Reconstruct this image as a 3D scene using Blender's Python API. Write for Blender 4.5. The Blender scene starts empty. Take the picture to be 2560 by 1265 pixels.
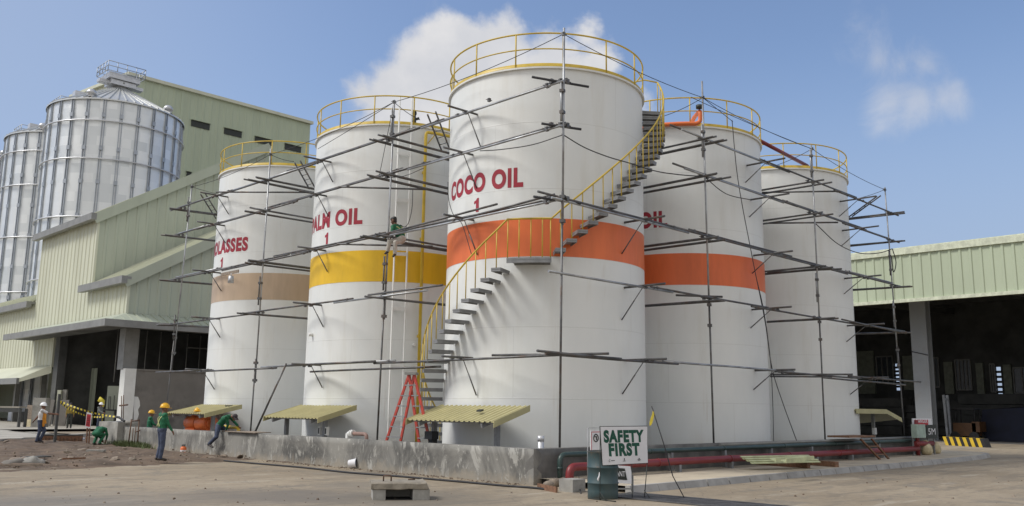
import bpy, bmesh, math, random
from math import sin, cos, pi, radians, sqrt, atan2, floor, hypot
from mathutils import Vector as V, Matrix, noise as MN
random.seed(7)
sc = bpy.context.scene
COL = sc.collection
# ------------------------------------------------------------------ camera
F, TH, PI_, RO = 2225.8443, 0.7876610, 0.1743919, 0.0129162
W0, H0, CH = 2560, 1265, 1.75
fw = V((cos(TH)*cos(PI_), sin(TH)*cos(PI_), sin(PI_)))
_r = V((sin(TH), -cos(TH), 0)); _u = _r.cross(fw)
rt = cos(RO)*_r + sin(RO)*_u; up = -sin(RO)*_r + cos(RO)*_u
EYE = V((0, 0, CH))
cd = bpy.data.cameras.new('camera'); cam = bpy.data.objects.new('camera', cd); COL.objects.link(cam)
M = Matrix.Identity(4)
for i in range(3):
    M[i][0] = rt[i]; M[i][1] = up[i]; M[i][2] = -fw[i]; M[i][3] = EYE[i]
cam.matrix_world = M
cd.sensor_width = 36; cd.lens = F/W0*36; cd.clip_end = 3000; cd.clip_start = .1
sc.camera = cam
# surveying helpers: a direction of sight meets a real plane of the place
def ray(x, y): return fw + rt*((x-W0/2)/F) - up*((y-H0/2)/F)
def PZ(x, y, z=0.):
    d = ray(x, y); return EYE + d*((z-CH)/d.z)
def PX(x, y, X):
    d = ray(x, y); return EYE + d*(X/d.x)
def PY(x, y, Y):
    d = ray(x, y); return EYE + d*(Y/d.y)
def PV(x, y, A, B):
    n = V((B.y-A.y, A.x-B.x, 0)); d = ray(x, y); return EYE + d*((A-EYE).dot(n)/d.dot(n))
# ------------------------------------------------------------------ objects
WL = {}
def tag(o, label=None, cat=None, group=None, kind=None):
    if label: o['label'] = label
    if cat: o['category'] = cat
    if group: o['group'] = group
    if kind: o['kind'] = kind
    return o
def thing(name, label, cat, loc=(0, 0, 0), group=None):
    o = bpy.data.objects.new(name, None); COL.objects.link(o); o.location = loc
    o.empty_display_size = .3; WL[o.name] = V(loc)
    return tag(o, label, cat, group)
def dup(o, off, parent=None):
    c = o.copy(); COL.objects.link(c)
    if parent is None: c.location = o.location + V(off); WL[c.name] = WL[o.name] + V(off)
    else: c.parent = parent; WL[c.name] = WL[parent.name]
    for ch in list(o.children): dup(ch, off, c)
    return c
class MB:
    def __init__(s): s.v = []; s.f = []; s.m = []; s.sm = []
    def add(s, vs, fs, m=0, sm=False):
        b = len(s.v); s.v += [V(q) for q in vs]
        for f in fs: s.f.append([b+i for i in f]); s.m.append(m); s.sm.append(sm)
    def quad(s, a, b, c, d, m=0): s.add([a, b, c, d], [(0, 1, 2, 3)], m)
    def poly(s, pts, m=0): s.add(pts, [tuple(range(len(pts)))], m)
    def hexa(s, p, m=0):   # 8 corners: bottom 4, top 4
        s.add(p, [(3, 2, 1, 0), (4, 5, 6, 7), (0, 1, 5, 4), (1, 2, 6, 5), (2, 3, 7, 6), (3, 0, 4, 7)], m)
    def box(s, a, b, m=0):
        (x0, y0, z0), (x1, y1, z1) = a, b
        s.hexa([(x0, y0, z0), (x1, y0, z0), (x1, y1, z0), (x0, y1, z0), (x0, y0, z1), (x1, y0, z1), (x1, y1, z1), (x0, y1, z1)], m)
    def obox(s, c, ax, ay, az, m=0):  # centre + half axes
        c, ax, ay, az = V(c), V(ax), V(ay), V(az)
        s.hexa([c-ax-ay-az, c+ax-ay-az, c+ax+ay-az, c-ax+ay-az, c-ax-ay+az, c+ax-ay+az, c+ax+ay+az, c-ax+ay+az], m)
    def bar(s, a, b, w, h, m=0, upv=(0, 0, 1)):
        a, b = V(a), V(b); d = (b-a).normalized(); u = V(upv)
        if abs(d.dot(u)) > .99: u = V((1, 0, 0))
        x = d.cross(u).normalized(); z = x.cross(d)
        s.obox((a+b)/2, (b-a)/2, x*w/2, z*h/2, m)
    def tube(s, pts, r, n=8, m=0, cap=True, closed=False):
        pts = [V(p) for p in pts]; k = len(pts); rs = r if isinstance(r, (list, tuple)) else [r]*k
        b = len(s.v); prev = None
        for i, p in enumerate(pts):
            if closed: d = pts[(i+1) % k]-pts[i-1]
            else: d = pts[min(i+1, k-1)]-pts[max(i-1, 0)]
            d.normalize()
            if prev is None:
                u = V((0, 0, 1)) if abs(d.z) < .95 else V((1, 0, 0))
            else: u = prev
            x = (u - d*u.dot(d)).normalized(); y = d.cross(x); prev = x
            for j in range(n):
                a = 2*pi*j/n; s.v.append(p + x*(rs[i]*cos(a)) + y*(rs[i]*sin(a)))
        for i in range(k if closed else k-1):
            i2 = (i+1) % k
            for j in range(n):
                s.f.append([b+i*n+j, b+i*n+(j+1) % n, b+i2*n+(j+1) % n, b+i2*n+j]); s.m.append(m); s.sm.append(True)
        if cap and not closed:
            s.f.append([b+j for j in range(n)][::-1]); s.m.append(m); s.sm.append(False)
            s.f.append([b+(k-1)*n+j for j in range(n)]); s.m.append(m); s.sm.append(False)
    def lathe(s, prof, c=(0, 0, 0), n=24, m=0, sm=True, a0=0, a1=2*pi):
        c = V(c); b = len(s.v); full = abs(a1-a0-2*pi) < 1e-6; nn = n if full else n+1
        for r, z in prof:
            for j in range(nn):
                a = a0+(a1-a0)*j/n; s.v.append(c+V((r*cos(a), r*sin(a), z)))
        for i in range(len(prof)-1):
            for j in range(n):
                j2 = (j+1) % nn
                s.f.append([b+i*nn+j, b+i*nn+j2, b+(i+1)*nn+j2, b+(i+1)*nn+j]); s.m.append(m); s.sm.append(sm)
    def ell(s, c, r, n=14, k=8, m=0, R=None):
        c = V(c); b = len(s.v)
        for i in range(k+1):
            t = pi*i/k
            for j in range(n):
                a = 2*pi*j/n; q = V((r[0]*sin(t)*cos(a), r[1]*sin(t)*sin(a), r[2]*cos(t)))
                if R is not None: q = R @ q
                s.v.append(c+q)
        for i in range(k):
            for j in range(n):
                s.f.append([b+i*n+j, b+(i+1)*n+j, b+(i+1)*n+(j+1) % n, b+i*n+(j+1) % n]); s.m.append(m); s.sm.append(True)
    def build(s, name, mat, parent=None, label=None, cat=None, group=None, kind=None):
        me = bpy.data.meshes.new(name)
        off = WL[parent.name] if parent is not None else V((0, 0, 0))
        if parent is None and kind != 'structure':   # a thing of one mesh stands on its own base
            lo = [min(q[i] for q in s.v) for i in range(3)]; hi = [max(q[i] for q in s.v) for i in range(3)]
            off = V(((lo[0]+hi[0])/2, (lo[1]+hi[1])/2, lo[2]))
        me.from_pydata([q-off for q in s.v], [], s.f)
        for mm in (mat if isinstance(mat, (list, tuple)) else [mat]): me.materials.append(mm)
        me.polygons.foreach_set('material_index', s.m); me.polygons.foreach_set('use_smooth', s.sm)
        me.update(); me.validate()
        o = bpy.data.objects.new(name, me); COL.objects.link(o)
        if parent is not None: o.parent = parent; WL[o.name] = off
        else: o.location = off; WL[o.name] = off
        return tag(o, label, cat, group, kind)
# ------------------------------------------------------------------ materials
def new_mat(name):
    m = bpy.data.materials.new(name); m.use_nodes = True; nt = m.node_tree
    return m, nt, nt.nodes['Principled BSDF']
def nd(nt, t, **kw):
    n = nt.nodes.new(t)
    for k, v in kw.items():
        if k.startswith('i_'): n.inputs[k[2:].replace('_', ' ')].default_value = v
        else: setattr(n, k, v)
    return n
def math_(nt, op, a, b=None, c=None, clamp=False):
    n = nt.nodes.new('ShaderNodeMath'); n.operation = op; n.use_clamp = clamp
    for i, q in enumerate((a, b, c)):
        if q is None: continue
        if isinstance(q, (int, float)): n.inputs[i].default_value = q
        else: nt.links.new(q, n.inputs[i])
    return n.outputs[0]
def ramp(nt, fac, lo, hi):
    n = nt.nodes.new('ShaderNodeMapRange'); n.interpolation_type = 'SMOOTHSTEP'
    nt.links.new(fac, n.inputs['Value']); n.inputs['From Min'].default_value = lo; n.inputs['From Max'].default_value = hi
    return n.outputs['Result']
def mixc(nt, fac, a, b, mode='MIX'):
    n = nt.nodes.new('ShaderNodeMix'); n.data_type = 'RGBA'; n.blend_type = mode
    ins = [n.inputs[0], n.inputs[6], n.inputs[7]]
    for i, q in zip(ins, (fac, a, b)):
        if isinstance(q, (int, float)): i.default_value = q
        elif isinstance(q, (tuple, list)): i.default_value = tuple(q)+((1,) if len(q) == 3 else ())
        else: nt.links.new(q, i)
    return n.outputs[2]
def tex(nt, scale, detail=4, rough=.55, stretch=(1, 1, 1), dist=0, coord='Object'):
    tc = nt.nodes.new('ShaderNodeTexCoord'); mp = nt.nodes.new('ShaderNodeMapping'); mp.inputs['Scale'].default_value = stretch
    nt.links.new(tc.outputs[coord], mp.inputs[0])
    n = nd(nt, 'ShaderNodeTexNoise'); n.inputs['Scale'].default_value = scale; n.inputs['Detail'].default_value = detail
    n.inputs['Roughness'].default_value = rough; n.inputs['Distortion'].default_value = dist
    nt.links.new(mp.outputs[0], n.inputs['Vector']); return n.outputs['Fac']
def bump(nt, bs, h, strength=.3, dist=.02):
    b = nt.nodes.new('ShaderNodeBump'); b.inputs['Strength'].default_value = strength; b.inputs['Distance'].default_value = dist
    nt.links.new(h, b.inputs['Height']); nt.links.new(b.outputs[0], bs.inputs['Normal'])
def mat(name, col, rough=.6, metal=0, var=.18, scale=3, dirt=None, dirt_amt=.4, dscale=1.2, stretch=(1, 1, 1), bmp=0, bscale=20):
    m, nt, bs = new_mat(name)
    n1 = tex(nt, scale, 5, .6, stretch)
    lo = tuple(c*(1-var) for c in col); hi = tuple(min(1, c*(1+var)) for c in col)
    c = mixc(nt, ramp(nt, n1, .3, .7), lo, hi)
    if dirt:
        n2 = tex(nt, dscale, 6, .65, stretch)
        f = math_(nt, 'MULTIPLY', ramp(nt, n2, .48, .72), dirt_amt)
        c = mixc(nt, f, c, dirt)
    nt.links.new(c, bs.inputs['Base Color'])
    bs.inputs['Roughness'].default_value = rough; bs.inputs['Metallic'].default_value = metal
    if bmp: bump(nt, bs, tex(nt, bscale, 4), bmp, .01)
    return m
m_pipe = mat('scaffold_steel', (.13, .13, .13), .5, .55, .35, 2.5, (.16, .085, .045), .55, 3)
m_pipe_lt = mat('galvanised_pole', (.36, .37, .38), .42, .6, .3, 1.5, (.2, .15, .1), .45, 2)
m_yel = mat('yellow_paint', (.56, .40, .05), .45, 0, .12, 3, (.3, .2, .06), .3)
m_yelpipe = mat('yellow_pipe_paint', (.62, .43, .04), .4, 0, .1, 3)
m_grey = mat('grey_steel_paint', (.24, .245, .25), .55, .1, .15, 4, (.1, .09, .08), .4)
m_white = mat('white_steel_paint', (.74, .74, .71), .5, 0, .05, 2)
m_conc = mat('concrete', (.34, .33, .3), .9, 0, .2, 2, (.15, .14, .12), .6, 1.5, bmp=.4)
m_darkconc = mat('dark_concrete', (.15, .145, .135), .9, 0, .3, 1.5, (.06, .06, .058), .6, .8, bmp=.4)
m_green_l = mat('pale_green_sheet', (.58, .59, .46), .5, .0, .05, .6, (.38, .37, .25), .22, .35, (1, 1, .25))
m_green_r = mat('shaded_green_sheet', (.42, .455, .365), .5, .0, .05, .6, (.34, .355, .27), .3, .35, (1, 1, .25))  # darker copy of the pale green, the side walls' shade put into its colour
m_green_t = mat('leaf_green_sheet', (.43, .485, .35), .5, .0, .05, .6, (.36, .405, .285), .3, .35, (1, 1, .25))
m_trim = mat('grey_gutter', (.24, .24, .23), .55, .1, .1, 1.5, (.14, .14, .13), .4)
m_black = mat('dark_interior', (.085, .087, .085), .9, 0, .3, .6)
m_roofsheet = mat('olive_yellow_sheet', (.45, .41, .21), .5, 0, .08, 1.5, (.34, .3, .17), .4, 2)
m_orange = mat('orange_paint', (.72, .17, .045), .45, 0, .06, 1.5)
m_redpipe = mat('red_oxide_pipe', (.20, .024, .027), .45, 0, .15, 2, (.12, .04, .03), .4, 2)
m_greenpipe = mat('dark_green_pipe', (.035, .065, .06), .4, 0, .2, 2, (.09, .1, .095), .4)
m_redladder = mat('red_fibreglass', (.42, .055, .035), .4, 0, .15, 6)
m_wood = mat('brown_timber', (.20, .105, .06), .75, 0, .3, 3, stretch=(1, 6, 6))
m_plank = mat('weathered_plank', (.26, .21, .165), .85, 0, .3, 3, stretch=(1, 5, 5))
m_rope = mat('dark_rope', (.05, .05, .055), .9)
m_plast = mat('grey_plaster', (.21, .195, .175), .95, 0, .12, .5, (.08, .075, .07), .7, .45, bmp=.3)
m_letter = mat('red_lettering', (.36, .022, .04), .5, 0, .08, 2)
m_blk = mat('black_rubber', (.02, .02, .022), .6)
m_sil = mat('dull_silver', (.55, .56, .58), .4, .5, .1, 2)
m_dirt = mat('dirt_soil', (.125, .088, .06), .97, 0, .35, 1.2, (.21, .165, .12), .6, .7, bmp=.8, bscale=9)
m_rock = mat('broken_concrete', (.25, .205, .16), .95, 0, .35, 3, (.14, .10, .07), .8, 2, bmp=.6)
m_skin = mat('skin', (.18, .09, .055), .55, 0, .1, 8)
m_hair = mat('black_hair', (.015, .013, .012), .6)
m_denim = mat('blue_denim', (.05, .065, .11), .85, 0, .25, 9)
m_greensh = mat('green_work_shirt', (.012, .12, .055), .8, 0, .25, 7)
m_whitesh = mat('white_shirt', (.6, .6, .6), .8, 0, .1, 8)
m_beige = mat('beige_trousers', (.45, .42, .37), .8, 0, .15, 8)
m_shoe = mat('dark_boots', (.04, .032, .028), .7)
m_hat_y = mat('yellow_helmet', (.75, .42, .015), .3)
m_hat_w = mat('white_helmet', (.8, .8, .8), .3)
m_strap = mat('pale_harness', (.42, .46, .2), .7)
m_cap = mat('dark_cap', (.05, .04, .045), .8)
m_orangecloth = mat('orange_cloth', (.62, .26, .03), .8, 0, .2, 6)
m_sigw = mat('sign_white', (.72, .72, .74), .6, 0, .05, 1.5)
m_siggr = mat('sign_green', (.003, .075, .045), .6, 0, .1, 3)
m_sigred = mat('sign_red', (.5, .03, .04), .6, 0, .1, 3)
m_sigdk = mat('sign_dark', (.03, .035, .03), .6)
m_rust = mat('rusty_rebar', (.12, .07, .045), .8, 0, .3, 5)
m_yblack = mat('tape_yellow', (.62, .5, .05), .6)
m_glass = mat('dim_glass', (.06, .07, .08), .25)
m_slat = mat('daylit_louvre', (.85, .85, .85), .7)

# ------------------------------------------------------------------ ground
def ground_mat():
    m, nt, bs = new_mat('dusty_concrete_yard')
    a = tex(nt, .16, 6, .62, (1, 1, 1), .4)
    b = tex(nt, .7, 7, .68, (1, 1, 1), .3)
    # long streaks of dust dragged across the slab by wheels and rain
    tc = nt.nodes.new('ShaderNodeTexCoord'); mp = nt.nodes.new('ShaderNodeMapping')
    mp.inputs['Rotation'].default_value = (0, 0, radians(43)); mp.inputs['Scale'].default_value = (.2, 1.3, 1)
    nt.links.new(tc.outputs['Object'], mp.inputs[0])
    s = nd(nt, 'ShaderNodeTexNoise'); s.inputs['Scale'].default_value = 1.1; s.inputs['Detail'].default_value = 8; s.inputs['Roughness'].default_value = .68
    nt.links.new(mp.outputs[0], s.inputs['Vector'])
    c = mixc(nt, ramp(nt, a, .35, .65), (.26, .21, .145), (.335, .275, .195))
    c = mixc(nt, math_(nt, 'MULTIPLY', ramp(nt, s.outputs['Fac'], .53, .60), .62), c, (.19, .16, .12))
    c = mixc(nt, math_(nt, 'MULTIPLY', ramp(nt, s.outputs['Fac'], .44, .36), .6), c, (.42, .37, .29))
    c = mixc(nt, math_(nt, 'MULTIPLY', ramp(nt, b, .55, .62), .5), c, (.165, .15, .125))
    vc = nt.nodes.new('ShaderNodeTexVoronoi'); vc.feature = 'DISTANCE_TO_EDGE'; vc.inputs['Scale'].default_value = .32; wv = nt.nodes.new('ShaderNodeTexCoord'); va = nt.nodes.new('ShaderNodeVectorMath'); va.operation = 'ADD'; nt.links.new(wv.outputs['Object'], va.inputs[0])
    wn_ = nd(nt, 'ShaderNodeTexNoise'); wn_.inputs['Scale'].default_value = 1.1; wn_.inputs['Detail'].default_value = 6; nt.links.new(wv.outputs['Object'], wn_.inputs['Vector']); nt.links.new(wn_.outputs['Color'], va.inputs[1]); nt.links.new(va.outputs[0], vc.inputs['Vector'])
    c = mixc(nt, math_(nt, 'MULTIPLY', ramp(nt, vc.outputs['Distance'], .010, .003), .3), c, (.11, .095, .08))
    g = tex(nt, 14, 5, .7)
    c = mixc(nt, math_(nt, 'MULTIPLY', ramp(nt, g, .56, .68), .5), c, (.16, .14, .12))
    h2 = tex(nt, 3.4, 8, .74, (1, 1, 1), 1.2)
    c = mixc(nt, math_(nt, 'MULTIPLY', ramp(nt, h2, .53, .62), .45), c, (.185, .155, .118))
    c = mixc(nt, math_(nt, 'MULTIPLY', ramp(nt, h2, .45, .37), .4), c, (.40, .345, .26))
    # oil stain in the near left of the yard and darker damp earth far left
    sp = nt.nodes.new('ShaderNodeSeparateXYZ'); tc2 = nt.nodes.new('ShaderNodeTexCoord'); nt.links.new(tc2.outputs['Object'], sp.inputs[0])
    def spot(x, y, r0, r1, amt, col, c):
        dx = math_(nt, 'SUBTRACT', sp.outputs[0], x); dy = math_(nt, 'SUBTRACT', sp.outputs[1], y)
        d = math_(nt, 'SQRT', math_(nt, 'ADD', math_(nt, 'MULTIPLY', dx, dx), math_(nt, 'MULTIPLY', dy, dy)))
        d = math_(nt, 'ADD', d, math_(nt, 'MULTIPLY', math_(nt, 'SUBTRACT', b, .5), 3.2))
        return mixc(nt, math_(nt, 'MULTIPLY', ramp(nt, d, r1, r0), amt), c, col)
    c = spot(9.2, 16.6, .3, 3.0, .7, (.17, .15, .125), c)
    c = spot(11.3, 14.4, .4, 2.9, .75, (.15, .135, .11), c)
    c = spot(9.9, 15.9, .3, 2.0, .6, (.17, .15, .125), c)
    c = spot(12.4, 17.5, .2, 1.8, .6, (.165, .15, .125), c)
    c = spot(14.6, 20.5, .2, 2.0, .55, (.17, .15, .125), c)
    c = spot(5.5, 17.5, .5, 3.5, .6, (.19, .18, .165), c)
    nt.links.new(c, bs.inputs['Base Color']); bs.inputs['Roughness'].default_value = .93
    bump(nt, bs, math_(nt, 'ADD', b, math_(nt, 'MULTIPLY', g, .4)), .45, .03)
    return m
m_ground = ground_mat()
g = MB(); g.quad((-400, -400, 0), (700, -400, 0), (700, 700, 0), (-400, 700, 0))
g.build('ground', m_ground, kind='structure')
def inpoly(x, y, P):
    c = False; n = len(P)
    for i in range(n):
        (x0, y0), (x1, y1) = P[i], P[i-1]
        if (y0 > y) != (y1 > y) and x < (x1-x0)*(y-y0)/(y1-y0)+x0: c = not c
    return c
def dpoly(x, y, P):
    b = 1e9
    for i in range(len(P)):
        a, q = V(P[i]), V(P[i-1]); d = q-a; t = max(0, min(1, (V((x, y))-a).dot(d)/max(d.length_squared, 1e-9)))
        b = min(b, (V((x, y))-a-d*t).length)
    return b
def mound(name, P, step, h, nz, m, edge=1.0, seed=0, **kw):
    xs = [p[0] for p in P]; ys = [p[1] for p in P]; mb = MB()
    nx = int((max(xs)-min(xs))/step)+3; ny = int((max(ys)-min(ys))/step)+3
    x0, y0 = min(xs)-step, min(ys)-step; idx = {}
    for i in range(nx):
        for j in range(ny):
            x = x0+i*step; y = y0+j*step; d = dpoly(x, y, P)*(1 if inpoly(x, y, P) else -1)
            d += MN.noise((x*.9+seed, y*.9, 0))*.5+MN.noise((x*2.3+seed, y*2.3, 5))*.25
            if d > -.6:
                z = max(-.06, min(1, d/edge))*h
                if d > 0: z += nz*(MN.fractal((x*.8+seed, y*.8, 3), .6, 2, 5)+.2)*min(1, d/.5)
                idx[(i, j)] = len(mb.v); mb.v.append(V((x, y, z)))
    for i in range(nx-1):
        for j in range(ny-1):
            q = [idx.get(k) for k in ((i, j), (i+1, j), (i+1, j+1), (i, j+1))]
            if None not in q: mb.f.append(q); mb.m.append(0); mb.sm.append(True)
    return mb.build(name, m, **kw)
g2 = lambda x, y: tuple(PZ(x, y, 0).xy)
mound('dirt_ground', [g2(-60, 1180), g2(180, 1172), g2(420, 1161), g2(560, 1153), g2(650, 1149), (15.68, 25.6), (15.68, 41), g2(250, 1095), g2(-60, 1094)],
      .22, .05, .09, m_dirt, .8, 3, kind='structure')
# concrete apron in front of the factory
sl = MB(); e = [PZ(x, y, .16) for x, y in [(-80, 1101), (0, 1098), (60, 1094), (110, 1092), (150, 1088), (205, 1083), (245, 1082)]]
bk = [V((26, 62, .16)), V((26, 120, .16)), V((0, 120, .16))]
edge = []
for i in range(len(e)-1):
    for k in range(6):
        q = e[i].lerp(e[i+1], k/6); edge.append(q+V((random.uniform(-.18, .18), random.uniform(-.18, .18), 0)))
edge.append(V((15.9, 48, .16))); edge.append(V((17, 62, .16)))
sl.poly((edge+bk)[::-1])
for a, b in zip(edge[:-1], edge[1:]): sl.quad(a, b, b-V((0, 0, .2)), a-V((0, 0, .2)))
m_slab = mat('pale_slab', (.40, .375, .32), .92, 0, .12, .4, (.24, .2, .155), .6, .6, bmp=.3)
sl.build('concrete_apron', m_slab, kind='structure')
# pavement + kerb on the right
pv = MB()
kerb = [(15.9, 12.36), (18, 12.40), (26, 12.5), (34, 12.66), (40, 12.95), (42.4, 13.35), (43.6, 14.0), (44.0, 15.2), (44.0, 17.0)]
top = [V((x, y, .15)) for x, y in kerb]
inner = [V((44, 18, .15)), V((41.2, 18, .15)), V((41.2, 14.95, .15)), V((15.9, 14.95, .15))]
pv.poly(top+inner)
m_pave = mat('pavement_dust', (.50, .43, .32), .92, 0, .12, .8, (.26, .22, .17), .5, 1.3, bmp=.3)
pv.build('pavement', m_pave, kind='structure')
kb = MB()
for (a, b) in zip(kerb[:-1], kerb[1:]):
    a, b = V((*a, 0)), V((*b, 0)); n = V(((b-a).y, -(b-a).x, 0)).normalized()
    L = (b-a).length; k = max(1, int(L/1.0))
    for i in range(k):
        p, q = a.lerp(b, i/k), a.lerp(b, (i+1)/k-.006)
        kb.hexa([p+n*.16, q+n*.16, q-n*.02, p-n*.02, p+n*.1+V((0, 0, .155)), q+n*.1+V((0, 0, .155)), q-n*.02+V((0, 0, .155)), p-n*.02+V((0, 0, .155))])
m_kerb = mat('kerb_concrete', (.36, .35, .33), .92, 0, .15, 1.5, (.2, .19, .175), .55, 1.8, bmp=.4)
kb.build('kerb', m_kerb, kind='structure')

# ------------------------------------------------------------------ containment wall
def wall_mat():
    m, nt, bs = new_mat('stained_cement_wall')
    tc = nt.nodes.new('ShaderNodeTexCoord'); sp = nt.nodes.new('ShaderNodeSeparateXYZ'); nt.links.new(tc.outputs['Object'], sp.inputs[0])
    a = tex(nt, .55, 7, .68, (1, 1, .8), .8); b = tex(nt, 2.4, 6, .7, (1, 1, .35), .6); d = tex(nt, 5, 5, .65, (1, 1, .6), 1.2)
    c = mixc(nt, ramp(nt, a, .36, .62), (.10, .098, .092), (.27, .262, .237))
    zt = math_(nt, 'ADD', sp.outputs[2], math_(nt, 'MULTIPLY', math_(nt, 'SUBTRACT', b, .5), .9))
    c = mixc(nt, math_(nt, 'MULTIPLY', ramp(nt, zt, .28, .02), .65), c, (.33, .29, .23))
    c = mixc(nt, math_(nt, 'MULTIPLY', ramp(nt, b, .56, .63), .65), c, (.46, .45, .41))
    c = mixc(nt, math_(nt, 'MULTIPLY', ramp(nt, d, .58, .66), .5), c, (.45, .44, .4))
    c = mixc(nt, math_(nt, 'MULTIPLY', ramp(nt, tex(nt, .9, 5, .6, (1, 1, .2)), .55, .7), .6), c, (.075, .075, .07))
    nt.links.new(c, bs.inputs['Base Color']); bs.inputs['Roughness'].default_value = .95
    bump(nt, bs, math_(nt, 'ADD', b, d), .5, .02); return m
m_wall = wall_mat()
CX, CY, WZ = 15.704, 14.957, .838
cw = thing('containment_wall', 'low L-shaped cement wall around the tanks, pale patched left side and dark right side', 'wall', (CX, CY, 0))
def rough_wall(A, B, th, h, n, inward):
    mb = MB(); A, B = V(A), V(B); rows = 5; L = []
    for i in range(n+1):
        p = A.lerp(B, i/n); col = []
        for j in range(rows+1):
            z = h*j/rows; o = .012*MN.noise((p.x*2, p.y*2, z*3))
            if j == rows: z += .012*MN.noise((p.x*1.3, p.y*1.3, 9))
            col.append(p+V(inward)*o+V((0, 0, z)))
        col.append(p+V(inward)*th+V((0, 0, h))); col.append(p+V(inward)*th); L.append(col)
    k = len(L[0])
    for col in L: mb.v += col
    for i in range(n):
        for j in range(k-1):
            mb.f.append([i*k+j, i*k+j+1, (i+1)*k+j+1, (i+1)*k+j]); mb.m.append(0); mb.sm.append(j < rows)
    mb.f.append(list(range(k))); mb.m.append(0); mb.sm.append(False)
    mb.f.append([n*k+j for j in range(k)][::-1]); mb.m.append(0); mb.sm.append(False)
    return mb
rough_wall((CX, 40.4, 0), (CX, CY, 0), .28, WZ, 90, (1, 0, 0)).build('left_wall', m_wall, cw)
rough_wall((CX+.003, CY, 0), (41.0, CY, 0), .28, WZ, 60, (0, 1, 0)).build('right_wall', m_darkconc, cw, 'dark unplastered right side of the low wall')  # right side faces away from the sun; its shade is in the darker colour
pr = MB(); pr.box((15.45, 39.2, 0), (16.4, 41.3, 1.02)); pr.build('end_pier', m_conc, cw)
fl = MB(); fl.quad((15.9, 15.2, .02), (42, 15.2, .02), (42, 42, .02), (15.9, 42, .02)); fl.build('tank_yard_floor', m_darkconc, kind='structure')

# ------------------------------------------------------------------ tanks
TANKS = [(20.493, 19.086), (20.489, 26.922), (20.583, 34.842), (28.003, 19.154), (35.427, 19.188)]
TR, TH_ = 3.125, 11.70
def shell_mat():
    m, nt, bs = new_mat('white_tank_paint')
    tc = nt.nodes.new('ShaderNodeTexCoord'); sp = nt.nodes.new('ShaderNodeSeparateXYZ'); nt.links.new(tc.outputs['Object'], sp.inputs[0])
    z = math_(nt, 'ADD', sp.outputs[2], -.08)
    ang = math_(nt, 'ARCTAN2', sp.outputs[1], sp.outputs[0])
    cz = math_(nt, 'DIVIDE', z, 1.99); ci = math_(nt, 'FLOOR', cz)
    fz = math_(nt, 'ABSOLUTE', math_(nt, 'MULTIPLY', math_(nt, 'SUBTRACT', cz, math_(nt, 'ROUND', cz)), 1.99))
    hz = ramp(nt, fz, .02, .006)
    av = math_(nt, 'ADD', math_(nt, 'MULTIPLY', ang, 3.125/6.1), math_(nt, 'MULTIPLY', ci, .37))
    fv = math_(nt, 'ABSOLUTE', math_(nt, 'MULTIPLY', math_(nt, 'SUBTRACT', av, math_(nt, 'ROUND', av)), 6.1))
    vz = ramp(nt, fv, .018, .006)
    seam = math_(nt, 'MAXIMUM', hz, vz)
    a = tex(nt, .5, 5, .6, (1, 1, .5)); b = tex(nt, 1.6, 5, .65, (1, 1, .14))
    c = mixc(nt, ramp(nt, a, .3, .7), (.73, .75, .735), (.80, .81, .785))
    c = mixc(nt, math_(nt, 'MULTIPLY', ramp(nt, b, .5, .75), .3), c, (.6, .575, .5))
    rz = tex(nt, 3.5, 6, .7, (1, 1, .06)); rm = tex(nt, .8, 3, .5)
    c = mixc(nt, math_(nt, 'MULTIPLY', math_(nt, 'MULTIPLY', ramp(nt, rz, .6, .7), ramp(nt, rm, .5, .7)), .38), c, (.5, .44, .36))
    c = mixc(nt, math_(nt, 'MULTIPLY', seam, .22), c, (.5, .49, .46))
    low = ramp(nt, math_(nt, 'ADD', sp.outputs[2], math_(nt, 'MULTIPLY', math_(nt, 'SUBTRACT', b, .5), 2.)), 1.1, .1)
    c = mixc(nt, math_(nt, 'MULTIPLY', low, .3), c, (.48, .42, .33))
    nt.links.new(c, bs.inputs['Base Color']); bs.inputs['Roughness'].default_value = .48
    bump(nt, bs, math_(nt, 'ADD', math_(nt, 'MULTIPLY', seam, .6), math_(nt, 'MULTIPLY', tex(nt, .9, 3, .5, (1, 1, 1.4)), 1.6)), .35, .012)
    return m
m_shell = shell_mat()
def band_mat(name, col):
    return mat(name, col, .45, 0, .08, 1.6, tuple(c*.66 for c in col), .45, .9, (1, 1, .22))
def facing(c): return atan2(-c[1], -c[0])     # angle of the point of the shell nearest to the yard corner
def cyl_pt(c, phi_deg, z, R): a = facing(c)+radians(phi_deg); return V((c[0]+R*cos(a), c[1]+R*sin(a), z))
def text_mesh(body, bold=.0):
    cu = bpy.data.curves.new('txt', 'FONT'); cu.body = body; cu.size = 1; cu.offset = bold; cu.resolution_u = 5; cu.space_character = 1+bold*2.6
    ob = bpy.data.objects.new('txt', cu); COL.objects.link(ob)
    me = bpy.data.meshes.new_from_object(ob.evaluated_get(bpy.context.evaluated_depsgraph_get()))
    bpy.data.objects.remove(ob); bpy.data.curves.remove(cu)
    return me
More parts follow.
